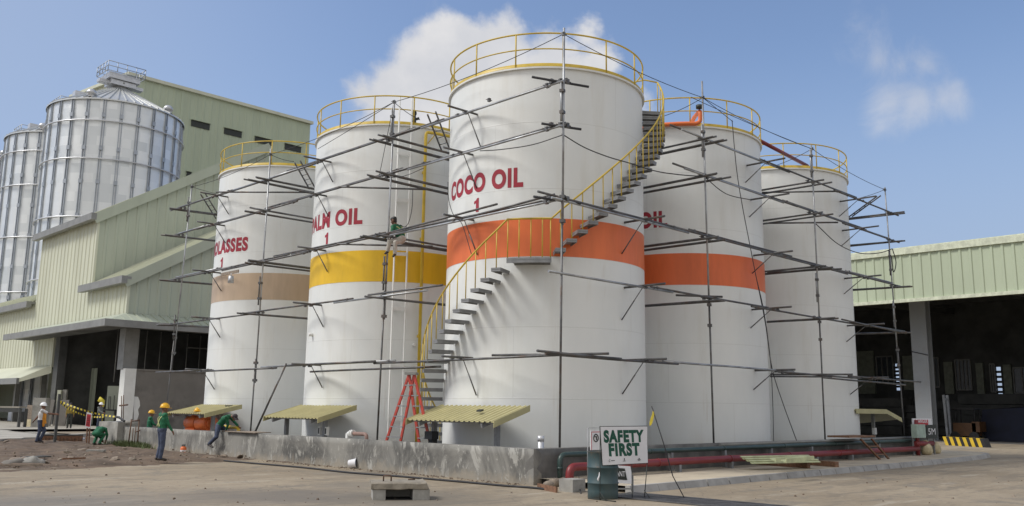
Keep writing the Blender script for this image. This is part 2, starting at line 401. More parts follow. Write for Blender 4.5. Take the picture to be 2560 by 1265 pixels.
def text_poly(body, bold, width, height, cut=None):
    """flat letters as (verts, faces), centred on x, baseline at 0, cap height = height"""
    me = text_mesh(body, bold); bm = bmesh.new(); bm.from_mesh(me); bpy.data.meshes.remove(me)
    xs = [v.co.x for v in bm.verts]; ys = [v.co.y for v in bm.verts]
    x0, x1, y0, y1 = min(xs), max(xs), min(ys), max(ys)
    for v in bm.verts: v.co = V(((v.co.x-(x0+x1)/2)/(x1-x0)*width, (v.co.y-y0)/(y1-y0)*height, 0))
    if cut:
        x = -width/2+cut
        while x < width/2:
            bmesh.ops.bisect_plane(bm, geom=bm.verts[:]+bm.edges[:]+bm.faces[:], plane_co=(x, 0, 0), plane_no=(1, 0, 0)); x += cut
    bm.verts.index_update()
    r = [v.co.copy() for v in bm.verts], [[v.index for v in f.verts] for f in bm.faces]
    bm.free(); return r
def cyl_text(mb, c, body, phi, z, w, h, R, bold):
    vs, fs = text_poly(body, bold, w, h, .1)
    mb.add([cyl_pt(c, phi+math.degrees(v.x/R), z+v.y, R+.007) for v in vs], fs)
def make_tank(i, label, band=None, words=None, num=None, wphi=0, wlen=3.1):
    c = TANKS[i]; t = thing('storage_tank', label, 'storage tank', (c[0], c[1], 0), 'white oil storage tanks inside the low wall')
    cc = (c[0], c[1], 0)
    mb = MB(); n = 160
    mb.lathe([(TR, .02), (TR, 2.07), (TR, 4.06), (TR, 6.05), (TR, 8.04), (TR, 10.03), (TR, TH_-.06), (TR, TH_)], cc, n); mb.build('shell', m_shell, t)
    mb = MB(); mb.lathe([(TR, TH_+.001), (TR+.075, TH_+.001), (TR+.075, TH_-.05), (TR+.002, TH_-.05)], cc, n, 0, False)
    mb.build('top_rim', m_white, t)
    mb = MB(); mb.lathe([(TR-.002, TH_-.004), (2.2, TH_+.24), (1.0, TH_+.42), (0.02, TH_+.5)], cc, 48); mb.build('roof', m_shell, t)
    mb = MB(); mb.lathe([(.32, TH_+.3), (.32, TH_+.62), (.42, TH_+.62), (.42, TH_+.67), (0.01, TH_+.67)], (c[0]-1.2, c[1]+.9, 0), 20); mb.build('roof_hatch', m_yel, t)
    ra = MB(); RR = TR+.03
    ring = lambda z, r: ra.tube([(c[0]+RR*cos(a), c[1]+RR*sin(a), z) for a in [2*pi*k/96 for k in range(96)]], r, 8, closed=True)
    ring(TH_+1.05, .027); ring(TH_+.56, .021)
    ra.lathe([(RR+.006, TH_+.01), (RR+.006, TH_+.115), (RR-.006, TH_+.115), (RR-.006, TH_+.01)], cc, 96)
    rail = ra.build('guard_rail', m_yel, t)
    np_ = 14; a0 = facing(c)+radians(9)
    for k in range(np_):
        a = a0+2*pi*k/np_; p = MB(); p.tube([(c[0]+RR*cos(a), c[1]+RR*sin(a), TH_+.0), (c[0]+RR*cos(a), c[1]+RR*sin(a), TH_+1.05)], .023, 8); p.build('post', m_yel, rail)
    if band:
        mb = MB(); mb.lathe([(TR+.003, 6.05), (TR+.003, 7.15)], cc, n); mb.build('colour_band', band, t)
    if words:
        mb = MB(); cyl_text(mb, c, words, wphi, 8.08, wlen, .6, TR, .05)
        if num:   # the figure 1 with its flag
            g1 = [(-.03, 0), (.085, 0), (.085, .42), (.01, .42), (-.03, .36), (-.11, .33), (-.11, .25), (-.03, .275)]
            mb.add([cyl_pt(c, wphi+math.degrees(x/TR), 7.49+y, TR+.007) for x, y in g1], [tuple(range(8))])
        mb.build('lettering', m_letter, t)
    return t
tk0 = make_tank(0, 'nearest white tank at the wall corner, lettered COCO OIL 1, orange band and spiral stairs', band_mat('orange_band', (.78, .175, .05)), 'COCO OIL', '1', -40.5, 3.12)
tk1 = make_tank(1, 'white tank lettered PALM OIL 1 with a yellow band and white riser rails', band_mat('yellow_band', (.83, .52, .02)), 'PALM OIL', '1', -51.3, 3.2)
tk2 = make_tank(2, 'white tank with a tan band, lettered MOLASSES 1, farthest left', band_mat('tan_band', (.54, .41, .29)), 'MOLASSES', '1', -59.5, 3.05)
tk3 = make_tank(3, 'white tank with orange band and only OIL showing, behind the spiral stairs', band_mat('orange_band_second', (.74, .155, .045)), 'COCO OIL', None, -36, 3.2)
tk4 = make_tank(4, 'plain white tank without a colour band at the far right', None)
# spiral stairs on the nearest tank
C0 = TANKS[0]; RI, RO_ = TR+.03, TR+.72
ss = MB(); steps = []
for n in range(21): steps.append((-16.2-3.0-5.02*n-1.7, 5.64-.272*n))
for n in range(21): steps.append((6.4+4.72*n, 6.17+.272*n))
def stair_rail_path():
    lo = [(-16.2-5.02*k-4.7, 5.64-.272*k) for k in range(20, -1, -1)]
    return lo+[(-16.2, 5.93), (2.6, 5.93)]+[(6.4+4.72*k, 6.17+.272*k) for k in range(21)]
def tread_mb(phi, z, w=4.3):
    mb = MB(); t = .045
    P = []
    for zz in (z-t, z):
        for r, d in ((RI, -w/2*1.12), (RO_, -w/2), (RO_, w/2), (RI, w/2*1.12)): P.append(cyl_pt(C0, phi+d, zz, r))
    mb.hexa(P)
    # folded steel edges under the tread
    for d in (-w/2, w/2):
        a, b = cyl_pt(C0, phi+d*.97, z-t-.03, RI), cyl_pt(C0, phi+d*.97, z-t-.03, RO_-.01); mb.bar(a, b, .012, .058)
    a, b = cyl_pt(C0, phi-w/2*.96, z-t-.03, RO_-.012), cyl_pt(C0, phi+w/2*.96, z-t-.03, RO_-.012); mb.bar(a, b, .012, .058)
    return mb
ss.lathe([(TR+.002, 5.80), (TR+.05, 5.80), (TR+.05, 5.87), (TR+.002, 5.87)], (C0[0], C0[1], 0), 40, 0, True, facing(C0)+radians(-16), facing(C0)+radians(2.6))
stair = ss.build('spiral_staircase', m_grey, tk0)
for ph, z in steps: tread_mb(ph, z).build('tread', m_grey, stair)
la = MB(); N = 8
for k in range(N):
    p0, p1 = -16.2+18.8*k/N, -16.2+18.8*(k+1)/N
    P = []
    for zz in (5.84, 5.9):
        for r, d in ((RI, p0), (RO_, p0), (RO_, p1), (RI, p1)): P.append(cyl_pt(C0, d, zz, r))
    la.hexa(P)
for k in range(N):
    p0, p1 = -16.2+18.8*k/N, -16.2+18.8*(k+1)/N
    la.bar(cyl_pt(C0, p0, 5.80, RO_-.02), cyl_pt(C0, p1, 5.80, RO_-.02), .03, .09)
la.build('landing', m_grey, stair)
hr = MB(); path = stair_rail_path(); fine = []
for a, b in zip(path[:-1], path[1:]):
    for k in range(3): fine.append((a[0]+(b[0]-a[0])*k/3, a[1]+(b[1]-a[1])*k/3))
fine.append(path[-1]); RB = RO_-.035
hr.tube([cyl_pt(C0, p, z+1.07, RB) for p, z in fine], .027, 8)
topz = path[-1][1]
hr.tube([cyl_pt(C0, path[-1][0], topz+1.07, RB), cyl_pt(C0, path[-1][0]+3, topz+1.2, RO_-.4), cyl_pt(C0, path[-1][0]+4, TH_+1.05, TR+.03)], .025, 8)
handrail = hr.build('handrail', m_yel, stair)
for ph, z in steps+[(-15.9, 5.9), (-11, 5.9), (-6, 5.9), (-1.2, 5.9), (2.2, 5.9)]:
    b = MB(); zt = z+1.07
    if -16.2 <= ph <= 2.6: zt = 5.93+1.07
    b.tube([cyl_pt(C0, ph, z-.03, RB), cyl_pt(C0, ph, zt, RB)], .0165, 6); b.build('baluster', m_yel, handrail)
# white ladder, standpipe and bits on the palm oil tank
C1 = TANKS[1]
ld = MB()
for ph in (-.4, 7.2): ld.bar(cyl_pt(C1, ph, .25, TR+.2), cyl_pt(C1, ph, TH_+.95, TR+.2), .06, .03)
for z in (1.4, 3.2, 5.1, 7.0, 8.9, 10.6):
    for ph in (-.4, 7.2): ld.bar(cyl_pt(C1, ph, z, TR), cyl_pt(C1, ph, z, TR+.21), .05, .07)
    ld.bar(cyl_pt(C1, -.4, z, TR+.215), cyl_pt(C1, 7.2, z, TR+.215), .012, .12)
ld.build('riser_rails', m_white, tk1)
sp_ = MB()
def arc(p, a, b, n=6):   # rounded corner from a to b about corner p
    return [V(a).lerp(V(p), t/n).lerp(V(p).lerp(V(b), t/n), t/n) for t in range(n+1)]
q0, q1 = cyl_pt(C1, 16.2, .1, TR+.24), cyl_pt(C1, 16.2, TH_-.25, TR+.24)
q2 = cyl_pt(C1, 40, TH_-.25, TR+.24)
sp_.tube([q0]+arc(q1, q1-V((0, 0, .15)), q1.lerp(q2, .08))+[cyl_pt(C1, a, TH_-.25, TR+.24) for a in (22, 26, 30, 35, 40)], .055, 10)
for z in (1.6, 4.2, 7.6, 10): sp_.bar(cyl_pt(C1, 16.2, z, TR), cyl_pt(C1, 16.2, z, TR+.2), .05, .09)
sp_.tube([cyl_pt(C1, 19, TH_-.6, TR+.02), cyl_pt(C1, 22.5, TH_-.28, TR+.22)], .02, 6)
sp_.build('standpipe', m_yelpipe, tk1)
lv = MB(); lv.tube([cyl_pt(C1, 9.5, TH_+.05, TR-.1), cyl_pt(C1, 9.5, TH_+.4, TR-.1)], [.1, .07], 10); lv.ell(cyl_pt(C1, 9.5, TH_+.5, TR-.1), (.1, .1, .12)); lv.tube([cyl_pt(C1, 9.5, TH_+.25, TR-.1), cyl_pt(C1, 13, TH_+.32, TR-.05)], .05, 8)
lv.build('breather_valve', m_sigdk, tk1)
fl_ = MB()
for (i, ph, z) in ((1, 14.8, 8.1), (1, 14, 3.9), (2, 0, 3.6), (1, -64, 4.3)): 
    if i == 1: fl_.tube([cyl_pt(C1, ph, z, TR-.01), cyl_pt(C1, ph, z, TR+.15)], .06, 10)
fl_.build('nozzle', m_white, tk1)
# pipework on top of the two right hand tanks
C3, C4 = TANKS[3], TANKS[4]
op = MB(); a = cyl_pt(C3, -48, TH_+.1, TR+.1); b_ = cyl_pt(C3, 15, TH_+.12, TR+.16); cpt = b_+V((0, 0, .42)); d_ = cpt.lerp(V((C3[0], C3[1], cpt.z)), .22)
arcpts = [cyl_pt(C3, p, TH_+.05, TR+.16) for p in range(-48, 15, 5)]
op.tube(arcpts+arc(b_, arcpts[-1].lerp(b_, .5), b_+V((0, 0, .2)))+arc(cpt, cpt-V((0, 0, .12)), cpt.lerp(d_, .3))+[d_, d_+(d_-cpt)*2.2-V((0, 0, .35))], .075, 12)
op.lathe([(.02, .0), (.12, .0), (.12, .12), (.02, .12)], cpt+V((-.05, .0, .06)), 12, 1)
op.build('overflow_pipe', [m_orange, m_sigdk], tk3)
rp = MB(); s0 = V((C3[0]+2.2, C3[1]-2.35, TH_+.45)); s1 = V((C4[0]-1.1, C4[1]-2.2, TH_+.35))
rp.tube([s0, s1]+arc(s1+V((.25, 0, 0)), s1, s1+V((.25, 0, -.3)))+[s1+V((.25, 0, -.4))], .075, 12); rp.lathe([(.02, 0), (.17, 0), (.17, .14), (.02, .14)], s1+V((.25, 0, -.2)), 12)
rp.build('transfer_pipe', m_redpipe, label='slanting dark red pipe linking the tops of the two right hand tanks', cat='pipe')
# ------------------------------------------------------------------ scaffolding
LEV = [10.45, 9.22, 7.2, 5.25, 3.14]; SX, SY = 17.0, 15.3
PL = [15.3, 22.92, 30.75, 38.2]; PR = [17.0, 24.05, 31.4, 38.65]
scl = thing('scaffold', 'steel pipe scaffold in front of the left row of tanks', 'scaffold', (SX, 27, 0), 'pipe scaffolds round the tanks')
scr = thing('scaffold', 'steel pipe scaffold in front of the right row of tanks', 'scaffold', (28, SY, 0), 'pipe scaffolds round the tanks')
PRD = .03
def coupler(par, p, s=.05):
    mb = MB(); p = V(p)
    mb.obox(p, (s*.8, 0, 0), (0, s*.8, 0), (0, 0, s), 0); mb.tube([p+V((-s*1.6, -s*1.2, s*.3)), p+V((s*1.4, s*1.4, -.2*s))], s*.28, 6); mb.tube([p+V((s*1.2, -s*1.2, -.4*s)), p+V((-s*1.2, s*1.6, .5*s))], s*.25, 6)
    mb.build('coupler', m_pipe, par)
def pole(par, base, top, split, laps=()):
    mb = MB(); b, t = V(base), V(top); mid = b.lerp(t, split)
    mb.tube([b, mid], PRD, 8, 0); mb.tube([mid+V((.05, .03, -.9)), t], PRD, 8, 1)
    for z in (-.15, -.8): mb.obox(mid+V((.025, .015, z)), (.06, .03, 0), (-.03, .06, 0), (0, 0, .045), 0)
    for z, m_ in laps:
        q = b.lerp(t, (z-b.z)/(t.z-b.z)); mb.tube([q+V((-.045, .03, -.55)), q+V((-.045, .03, .55))], PRD, 8, m_)
        for dz in (-.3, .3): mb.obox(q+V((-.02, .015, dz)), (.06, .02, 0), (-.02, .06, 0), (0, 0, .04), 0)
    mb.build('pole', [m_pipe, m_pipe_lt], par)
pole(scl, (SX, PL[0], .02), PX(1410, 70, SX), .62, [(9.9, 1)])
pole(scl, (SX, PL[1], .02), PX(986, 250, SX), .46, [(10.9, 1), (6.0, 0)])
pole(scl, (SX, PL[2], .02), PX(677, 372, SX), .3, [(6.1, 0)])
pole(scl, (SX, PL[3], .02), PX(480, 462, SX), .42, [(10.3, 0), (5.1, 0)])
pole(scr, (PR[1], SY, .02), PY(1755, 203, SY), .42, [(10.4, 1)])
pole(scr, (PR[2], SY, .02), PY(2028, 362, SY), .44, [(11.2, 1), (6.4, 1)])
pole(scr, (PR[3], SY, .02), PY(2212, 468, SY), .4, [(6.0, 1), (8.2, 0)])
def ledger(par, a, b, r=PRD, m_=None, sag=.0):
    a, b = V(a), V(b); n = max(2, int((b-a).length/2)); pts = []
    for k in range(n+1):
        t = k/n; pts.append(a.lerp(b, t)+V((0, 0, -sag*4*t*(1-t)+random.uniform(-.008, .008))))
    mb = MB(); mb.tube(pts, r*1.12, 8)
    mb.build('ledger', m_ or m_pipe, par)
def lap_run(par, axis, fixed, y0, y1, z, joints):
    """a run of ledger pipes lapped at the joints; the laps lie side by side"""
    cuts = [y0]+list(joints)+[y1]
    for k in range(len(cuts)-1):
        a, b = cuts[k]-(.55 if k else 0), cuts[k+1]+(.55 if k < len(cuts)-2 else 0); dz = .05*(k % 2)
        P = lambda q: (fixed, q, z+dz) if axis == 'y' else (q, fixed, z+dz)
        ledger(par, P(a), P(b), PRD, m_pipe_lt if (k+int(z*10)) % 4 == 0 else m_pipe)
        if k: coupler(par, P(a+.3), .042)
# left row: outer and inner ledgers at every lift
for z, y0, y1, js in ((LEV[0], 15.15, 39.1, (20.6, 27.3, 33.9)), (LEV[1], 15.2, 38.9, (21.2, 28.8, 34.6)), (LEV[2], 15.2, 38.9, (22.0, 27.9, 33.2)), (LEV[4], 15.2, 39.3, (22.6, 29.6, 34.6))):
    lap_run(scl, 'y', SX-.055, y0, y1, z, js)
    if z != LEV[4]: lap_run(scl, 'y', SX+.2, y0+.1, y1-.3, z+.15, [j+1.7 for j in js])
lap_run(scl, 'y', SX-.055, 20.6, 38.6, LEV[3], (25.0, 31.4)); lap_run(scl, 'y', SX-.06, 19.9, 23.6, LEV[3]+.1, ())
ledger(scl, (SX+.2, 20.2, 2.98), (SX+.2, 27.2, 2.98)); ledger(scl, (SX-.12, 23.0, 3.2), (SX-.12, 28.2, 3.2))
ledger(scl, (SX+.1, 17.8, 7.5), (SX-.1, 23.4, 7.25)); ledger(scl, (SX+.1, 15.6, 7.42), (SX, 20.5, 7.22))
# right row
for z, x0, x1, js in ((LEV[0], 22.6, 39.3, (27.9, 33.6)), (LEV[1], 22.7, 39.2, (28.4, 34.2)), (LEV[2], 16.6, 39.2, (22.3, 27.8, 33.3)), (LEV[3], 16.5, 39.2, (21.4, 27.0, 34.4)), (LEV[4], 16.4, 40.6, (21.6, 28.6, 34.0))):
    lap_run(scr, 'x', SY-.055, x0, x1, z, js)
    if z > 7: lap_run(scr, 'x', SY+.2, x0-.25, x1-.35, z+.15, [j+1.5 for j in js])
ledger(scr, (16.0, SY-.15, 3.19), (19.4, SY-.1, 3.16)); ledger(scr, (33, SY-.12, 5.33), (39.2, SY-.12, 5.22)); ledger(scr, (31.2, SY-.1, 3.06), (38.8, SY-.1, 3.0))
def transom(par, a, b, r=PRD, m_=None):
    mb = MB(); mb.tube([a, b], r*1.12, 8); mb.build('transom', m_ or m_pipe, par)
# pipes run through the gaps between the tanks at every pole
rnd = random.Random(3)
for pi_, y in enumerate(PL):
    if pi_ == 0: continue
    for z in LEV[:4]:
        for d in ((-.42, -.34, .2, .3) if pi_ in (1, 2) and z > 7 else (-.12, .1)):
            L = 5.2 if pi_ in (1, 2) else 2.0
            transom(scl, (SX-rnd.uniform(.45, .8), y+d, z-.055+rnd.uniform(-.02, .02)), (SX+L, y+d+rnd.uniform(.0, .2)*(1 if pi_ < 3 else -.5), z+.02))
        coupler(scl, (SX, y, z), .06); coupler(scl, (SX+.1, y-.2, z+.03), .05)
for pi_, x in enumerate(PR):
    if pi_ == 0: continue
    for z in LEV[:4]:
        for d in ((-.35, -.27, .2, .3) if pi_ in (1, 2) and z > 7 else (-.12, .1)):
            L = 4.2 if pi_ in (1, 2) else 2.2
            transom(scr, (x+d, SY-rnd.uniform(.4, .7), z-.055+rnd.uniform(-.02, .02)), (x+d+rnd.uniform(.0, .2)*(1 if pi_ < 3 else -.5), SY+L, z+.02))
        coupler(scr, (x, SY, z), .06); coupler(scr, (x-.2, SY+.1, z+.03), .05)
# short transoms and slanting ties against each tank
def tie(par, a, b):
    mb = MB(); a, b = V(a), V(b); mb.tube([a, a.lerp(b, .45)], .014, 6); mb.tube([a.lerp(b, .4), b], .02, 6); mb.build('tie_rod', m_pipe, par)
for c in TANKS[:3]:
    for z in LEV:
        if c is TANKS[0] and z == LEV[3]: continue
        y = c[1]+rnd.uniform(-.15, .15); dx = c[0]-TR-SX
        transom(scl, (SX-.75, y, z+.06), (SX+dx-.01, y-.05, z+.06)); tie(scl, (SX+.0, y-.05, z), (SX+dx-.015, y-.25, z-(1.0 if c is TANKS[0] else .72)))
        coupler(scl, (SX-.05, y, z+.03), .055); coupler(scl, (SX-.05, y+.35, z+.03), .045)
for c in (TANKS[0], TANKS[3], TANKS[4]):
    for z in LEV:
        if c is TANKS[0] and z > 8: continue
        x = c[0]+rnd.uniform(-.15, .15); dy = c[1]-TR-SY
        transom(scr, (x, SY-.75, z+.06), (x-.05, SY+dy-.01, z+.06)); tie(scr, (x-.05, SY, z), (x-.2, SY+dy-.015, z-(.9 if c is TANKS[0] else .6)))
        coupler(scr, (x, SY-.05, z+.03), .055); coupler(scr, (x+.35, SY-.05, z+.03), .045)
# corner pieces at the first pole
for z, a, b in ((LEV[0], (16.35, 15.75, .1), (17.75, 14.95, -.0)), (LEV[1], (16.6, 15.62, .06), (17.55, 15.05, 0)), (LEV[2], (16.3, 15.6, .02), (17.7, 15.2, .02))):
    transom(scl, V((a[0], a[1], z+a[2])), V((b[0], b[1], z+b[2])), .032, m_rope)
    for d in ((0, .0, .05), (-.1, .25, .08), (.15, -.1, .05), (-.05, .45, .02)): coupler(scl, (SX+d[0], 15.3+d[1], z+d[2]), .06)
coupler(scl, PX(1223, 250, SX), .05)
# long stray pipes lying across a lift
for par, z, a, b in ((scl, LEV[0], (540, 480), (792, 481)), (scl, LEV[1], (846, 467), (1082, 474)), (scl, LEV[2], (842, 610), (1082, 616)), (scl, LEV[4]+.1, (1230, 888), (1522, 884)),
                     (scr, LEV[3]+.1, (1690, 738), (1806, 742)), (scr, LEV[0], (1905, 481), (2100, 478)), (scr, LEV[1], (1915, 558), (2095, 556)), (scr, LEV[2], (1918, 681), (2105, 672)), (scr, LEV[4], (1925, 936), (2132, 936)), (scr, LEV[4], (1925, 941), (2080, 942))):
    transom(par, PZ(*a, z), PZ(*b, z))
# inclined ladders of two pipes with rungs, hung in the gaps
def pipe_ladder(par, a, b, w):
    a, b, w = V(a), V(b), V(w); mb = MB()
    mb.tube([a-w, b-w], PRD, 8); mb.tube([a+w, b+w], PRD, 8)
    for t in (.3, .48, .66, .85): mb.tube([a.lerp(b, t)-w, a.lerp(b, t)+w], .014, 6)
    mb.build('hung_ladder', m_pipe, par)
for x0, y0, x1, y1, ax in ((744, 405, 780, 470, 0), (507, 484, 545, 545, 0), (1079, 283, 1113, 372, 0)):
    pipe_ladder(scl, PX(x0, y0, SX+.3), PX(x1, y1, SX+1.9), (0, .2, 0))
pipe_ladder(scr, PY(2197, 490, SY), PY(2126, 542, SY+1.6), (.2, 0, .05))
# wires between the pole heads
def wire(par, a, b, sag=.25, r=.011):
    a, b = V(a), V(b); mb = MB(); mb.tube([a.lerp(b, t/10)+V((0, 0, -sag*4*(t/10)*(1-t/10))) for t in range(11)], r, 5); mb.build('guy_wire', m_rope, par)
P0t, P1t, P2t, P3t = PX(1409, 85, SX), PX(985, 255, SX), PX(676, 386, SX), PX(480, 467, SX)
Q1t, Q2t, Q3t = PY(1757, 244, SY), PY(2030, 372, SY), PY(2212, 474, SY)
for a, b in ((P0t, P1t), (P1t, P2t), (P2t, P3t)): wire(scl, a, b, .15)
wire(scl, P1t, PX(795, 372, SX+.2), .02); wire(scl, P1t, PX(1050, 300, SX+1.2), .05); wire(scl, P2t, PX(735, 404, SX+1), .05); wire(scl, P3t, PX(552, 486, SX+.9), .03)
wire(scl, P1t, PX(948, 440, SX), .02)
for a, b in ((P0t, Q1t), (Q1t, Q2t), (Q2t, Q3t)): wire(scr, a, b, .12)
wire(scr, Q1t, PY(1660, 290, SY+1.5), .05); wire(scr, Q2t, PY(1935, 415, SY+1.2), .05); wire(scr, Q3t, PY(2125, 500, SY+1.2), .05); wire(scr, Q1t, PY(1832, 304, SY+.3), .0)
wire(scr, Q2t, PY(1728, 243, SY), .05)
for p in (P0t, P1t, P2t, P3t): coupler(scl, p, .05)
for p in (Q1t, Q2t, Q3t): coupler(scr, p, .05)
def rope(pts, label, r=.016, cat='rope', m_=None, name='rope'):
    # Catmull-Rom through the points
    P = [V(p) for p in pts]; P = [P[0]*2-P[1]]+P+[P[-1]*2-P[-2]]; out = []
    for i in range(1, len(P)-2):
        for k in range(6):
            t = k/6; out.append(.5*((2*P[i])+(P[i+1]-P[i-1])*t+(2*P[i-1]-5*P[i]+4*P[i+1]-P[i+2])*t*t+(3*P[i]-P[i-1]-3*P[i+1]+P[i+2])*t**3))
    out.append(P[-2]); mb = MB(); mb.tube(out, r, 6); return mb.build(name, m_ or m_rope, label=label, cat=cat)
rope([PY(x, y, SY-.05) for x, y in ((1405, 335), (1460, 368), (1520, 392), (1575, 408), (1650, 430), (1740, 440), (1765, 435))], 'black rope sagging from the corner pole past the spiral stairs', .017)
rope([PX(x, y, SX-.1) for x, y in ((1405, 338), (1330, 362), (1250, 374), (1200, 377))], 'black rope sagging under the second lift left of the corner pole', .014)
rope([PY(x, y, SY+.2) for x, y in ((1830, 300), (1845, 450), (1880, 640), (1912, 800), (1930, 920), (1958, 1010), (1992, 1103))], 'thin rope hanging down over the second right tank to the wall', .014)
rope([PY(x, y, SY+.05) for x, y in ((1890, 690), (1910, 780), (1926, 900), (1932, 1010), (1934, 1105))], 'thin grey cord beside the hanging rope at the right gap', .012)
rope([PY(x, y, SY-.05) for x, y in ((2040, 560), (2095, 610), (2150, 633), (2200, 632), (2230, 622))], 'rope slung between the last two poles at the far right', .018)
rope([PY(x, y, SY-.08) for x, y in ((1765, 445), (1800, 475), (1830, 490), (1880, 500))], 'rope sagging below the second lift of the second right tank', .015)
rope([PY(x, y, SY-.05) for x, y in ((2231, 622), (2240, 655), (2234, 680), (2228, 640))], 'loop of rope tied on the last pole at the far right', .02)
rope([PX(x, y, SX+.4) for x, y in ((1032, 475), (1030, 520), (1022, 555), (1012, 567), (1000, 562))], 'safety rope drooping to the worker seated on the scaffold', .012)
rope([PX(x, y, SX-.1) for x, y in ((1120, 455), (1122, 500), (1135, 540), (1155, 560), (1180, 640))], 'loose cord crossing the orange band on the corner tank', .011)
rope([PX(x, y, SX) for x, y in ((1060, 420), (1010, 440), (960, 445))], 'short rope sagging at the gap right of the white ladder', .011)
# prop leaning on the bottom lift
pm = MB(); pm.tube([PX(636, 1084, 16.5), PX(716, 909, SX-.1)], .035, 8); pm.build('leaning_prop', m_pipe, label='long dark prop leaning from the ground to the bottom scaffold lift', cat='prop')

# ------------------------------------------------------------------ pump shelters
def shelter(label, fl, fr, zf, depth, rise, posts, label_sub=None):
    """front eave from fl to fr along Y at X=15.95, height from the sight line"""
    A = PX(*fl, 15.95); B = PX(*fr, 15.95); z = (A.z+B.z)/2; y0, y1 = B.y, A.y
    t = thing('pump_shelter', label, 'shelter', ((15.95+depth/2), (y0+y1)/2, 0), 'olive roofed pump shelters by the wall')
    mb = MB(); L = y1-y0; n = int(L/.19); prof = [(0, 0), (.10, 0), (.125, .03), (.165, .03), (.19, 0)]
    pts = []
    for k in range(n):
        for s, h in prof[:-1]: pts.append((y0+(k+s/.19)*L/n, h))
    pts.append((y1, 0))
    ns = 6
    for (ya, ha), (yb, hb) in zip(pts[:-1], pts[1:]):
        for k in range(ns):
            xa, xb = 15.95+depth*k/ns, 15.95+depth*(k+1)/ns; za, zb = z+rise*k/ns, z+rise*(k+1)/ns
            mb.quad((xa, ya, za+ha), (xb, ya, zb+ha), (xb, yb, zb+hb), (xa, yb, za+hb))
    mb.build('roof_sheet', m_roofsheet, t)
    for y, s in ((y0-.012, 1), (y1+.012, -1)):
        mb = MB(); mb.hexa([(15.93, y-.01, z-.13), (15.95+depth, y-.01, z+rise-.13), (15.95+depth, y+.01, z+rise-.13), (15.93, y+.01, z-.13), (15.93, y-.01, z+.04), (15.95+depth, y-.01, z+rise+.04), (15.95+depth, y+.01, z+rise+.04), (15.93, y+.01, z+.04)])
        mb.build('barge_board', m_roofsheet, t)
    mb = MB()
    for f in (.12, .55, .9): mb.bar((15.95+depth*f, y0+.03, z+rise*f-.05), (15.95+depth*f, y1-.03, z+rise*f-.05), .05, .07)
    for y in (y0+.5, y1-.5): mb.bar((15.98, y, z-.1), (15.9+depth, y, z+rise-.1), .06, .1)
    mb.build('roof_frame', m_grey, t)
    for y in (y0+.5, y1-.5):
        mb = MB(); xx = 16.55; mb.bar((xx, y, .03), (xx, y, z+.1), .12, .12); mb.box((xx-.14, y-.14, .02), (xx+.14, y+.14, .05))
        p = mb.build('post', m_grey, t)
    return t, (y0, y1, z)
s3, d3 = shelter('olive roofed pump shelter in front of the nearest corner tank', (1017, 1051), (1235, 1056), 0, 1.3, .42, 2)
s2, d2 = shelter('olive roofed pump shelter in front of the yellow banded tank', (660, 1042), (795, 1049), 0, 1.45, .42, 2)
s1, d1 = shelter('olive roofed pump shelter at the tan banded tank with a helmet on top', (417, 1033), (512, 1036), 0, 1.5, .35, 2)
sb = MB(); sb.obox((16.45, d3[1]-.5, 1.02), (.12, 0, 0), (0, .16, 0), (0, 0, .11)); sb.obox((16.5, d3[1]-.5, .8), (.08, 0, 0), (0, .1, 0), (0, 0, .12)); sb.build('switch_box', m_blk, s3)
sb = MB()
for dy in (-.2, .2): sb.obox((16.5, d2[0]+.5+dy, 1.0), (.05, 0, 0), (0, .055, 0), (0, 0, .13), 0); sb.obox((16.447, d2[0]+.5+dy, 1.0), (.004, 0, 0), (0, .03, 0), (0, 0, .09), 1)
sb.build('switch_box', [m_white, m_sigdk], s2)
hb = MB(); q = PX(1200, 1029, 16.5); hb.obox(q+V((0, 0, .03)), (.05, 0, .015), (0, .09, 0), (0, 0, .02)); hb.build('loose_block', m_sigdk, label='small dark block lying on the nearest shelter roof', cat='block')
# pump under the left shelter
pu = thing('pump', 'orange pump and motor under the left shelter', 'pump', (16.6, (d1[0]+d1[1])/2, 0))
yy = (d1[0]+d1[1])/2
mb = MB(); mb.box((16.3, yy-1.3, .02), (17.0, yy+1.3, .72)); mb.build('plinth', m_wood, pu)
mb = MB(); mb.tube([(16.6, yy-.9, 1.08), (16.6, yy-.05, 1.08)], .3, 16); mb.tube([(16.6, yy-.98, 1.08), (16.6, yy-.9, 1.08)], .2, 12); mb.build('motor', m_orange, pu)
mb = MB(); mb.tube([(16.6, yy+.1, 1.08), (16.6, yy+.95, 1.08)], .26, 14); mb.tube([(16.6, yy+.55, 1.1), (16.6, yy+.55, 1.4)], .12, 10); mb.box((16.4, yy+.1, .72), (16.8, yy+.9, .86)); mb.build('pump_casing', m_orange, pu)
mb = MB(); mb.tube([(16.6, yy-.1, 1.08), (16.6, yy+.15, 1.08)], .12, 10); mb.build('coupling', m_sigdk, pu)

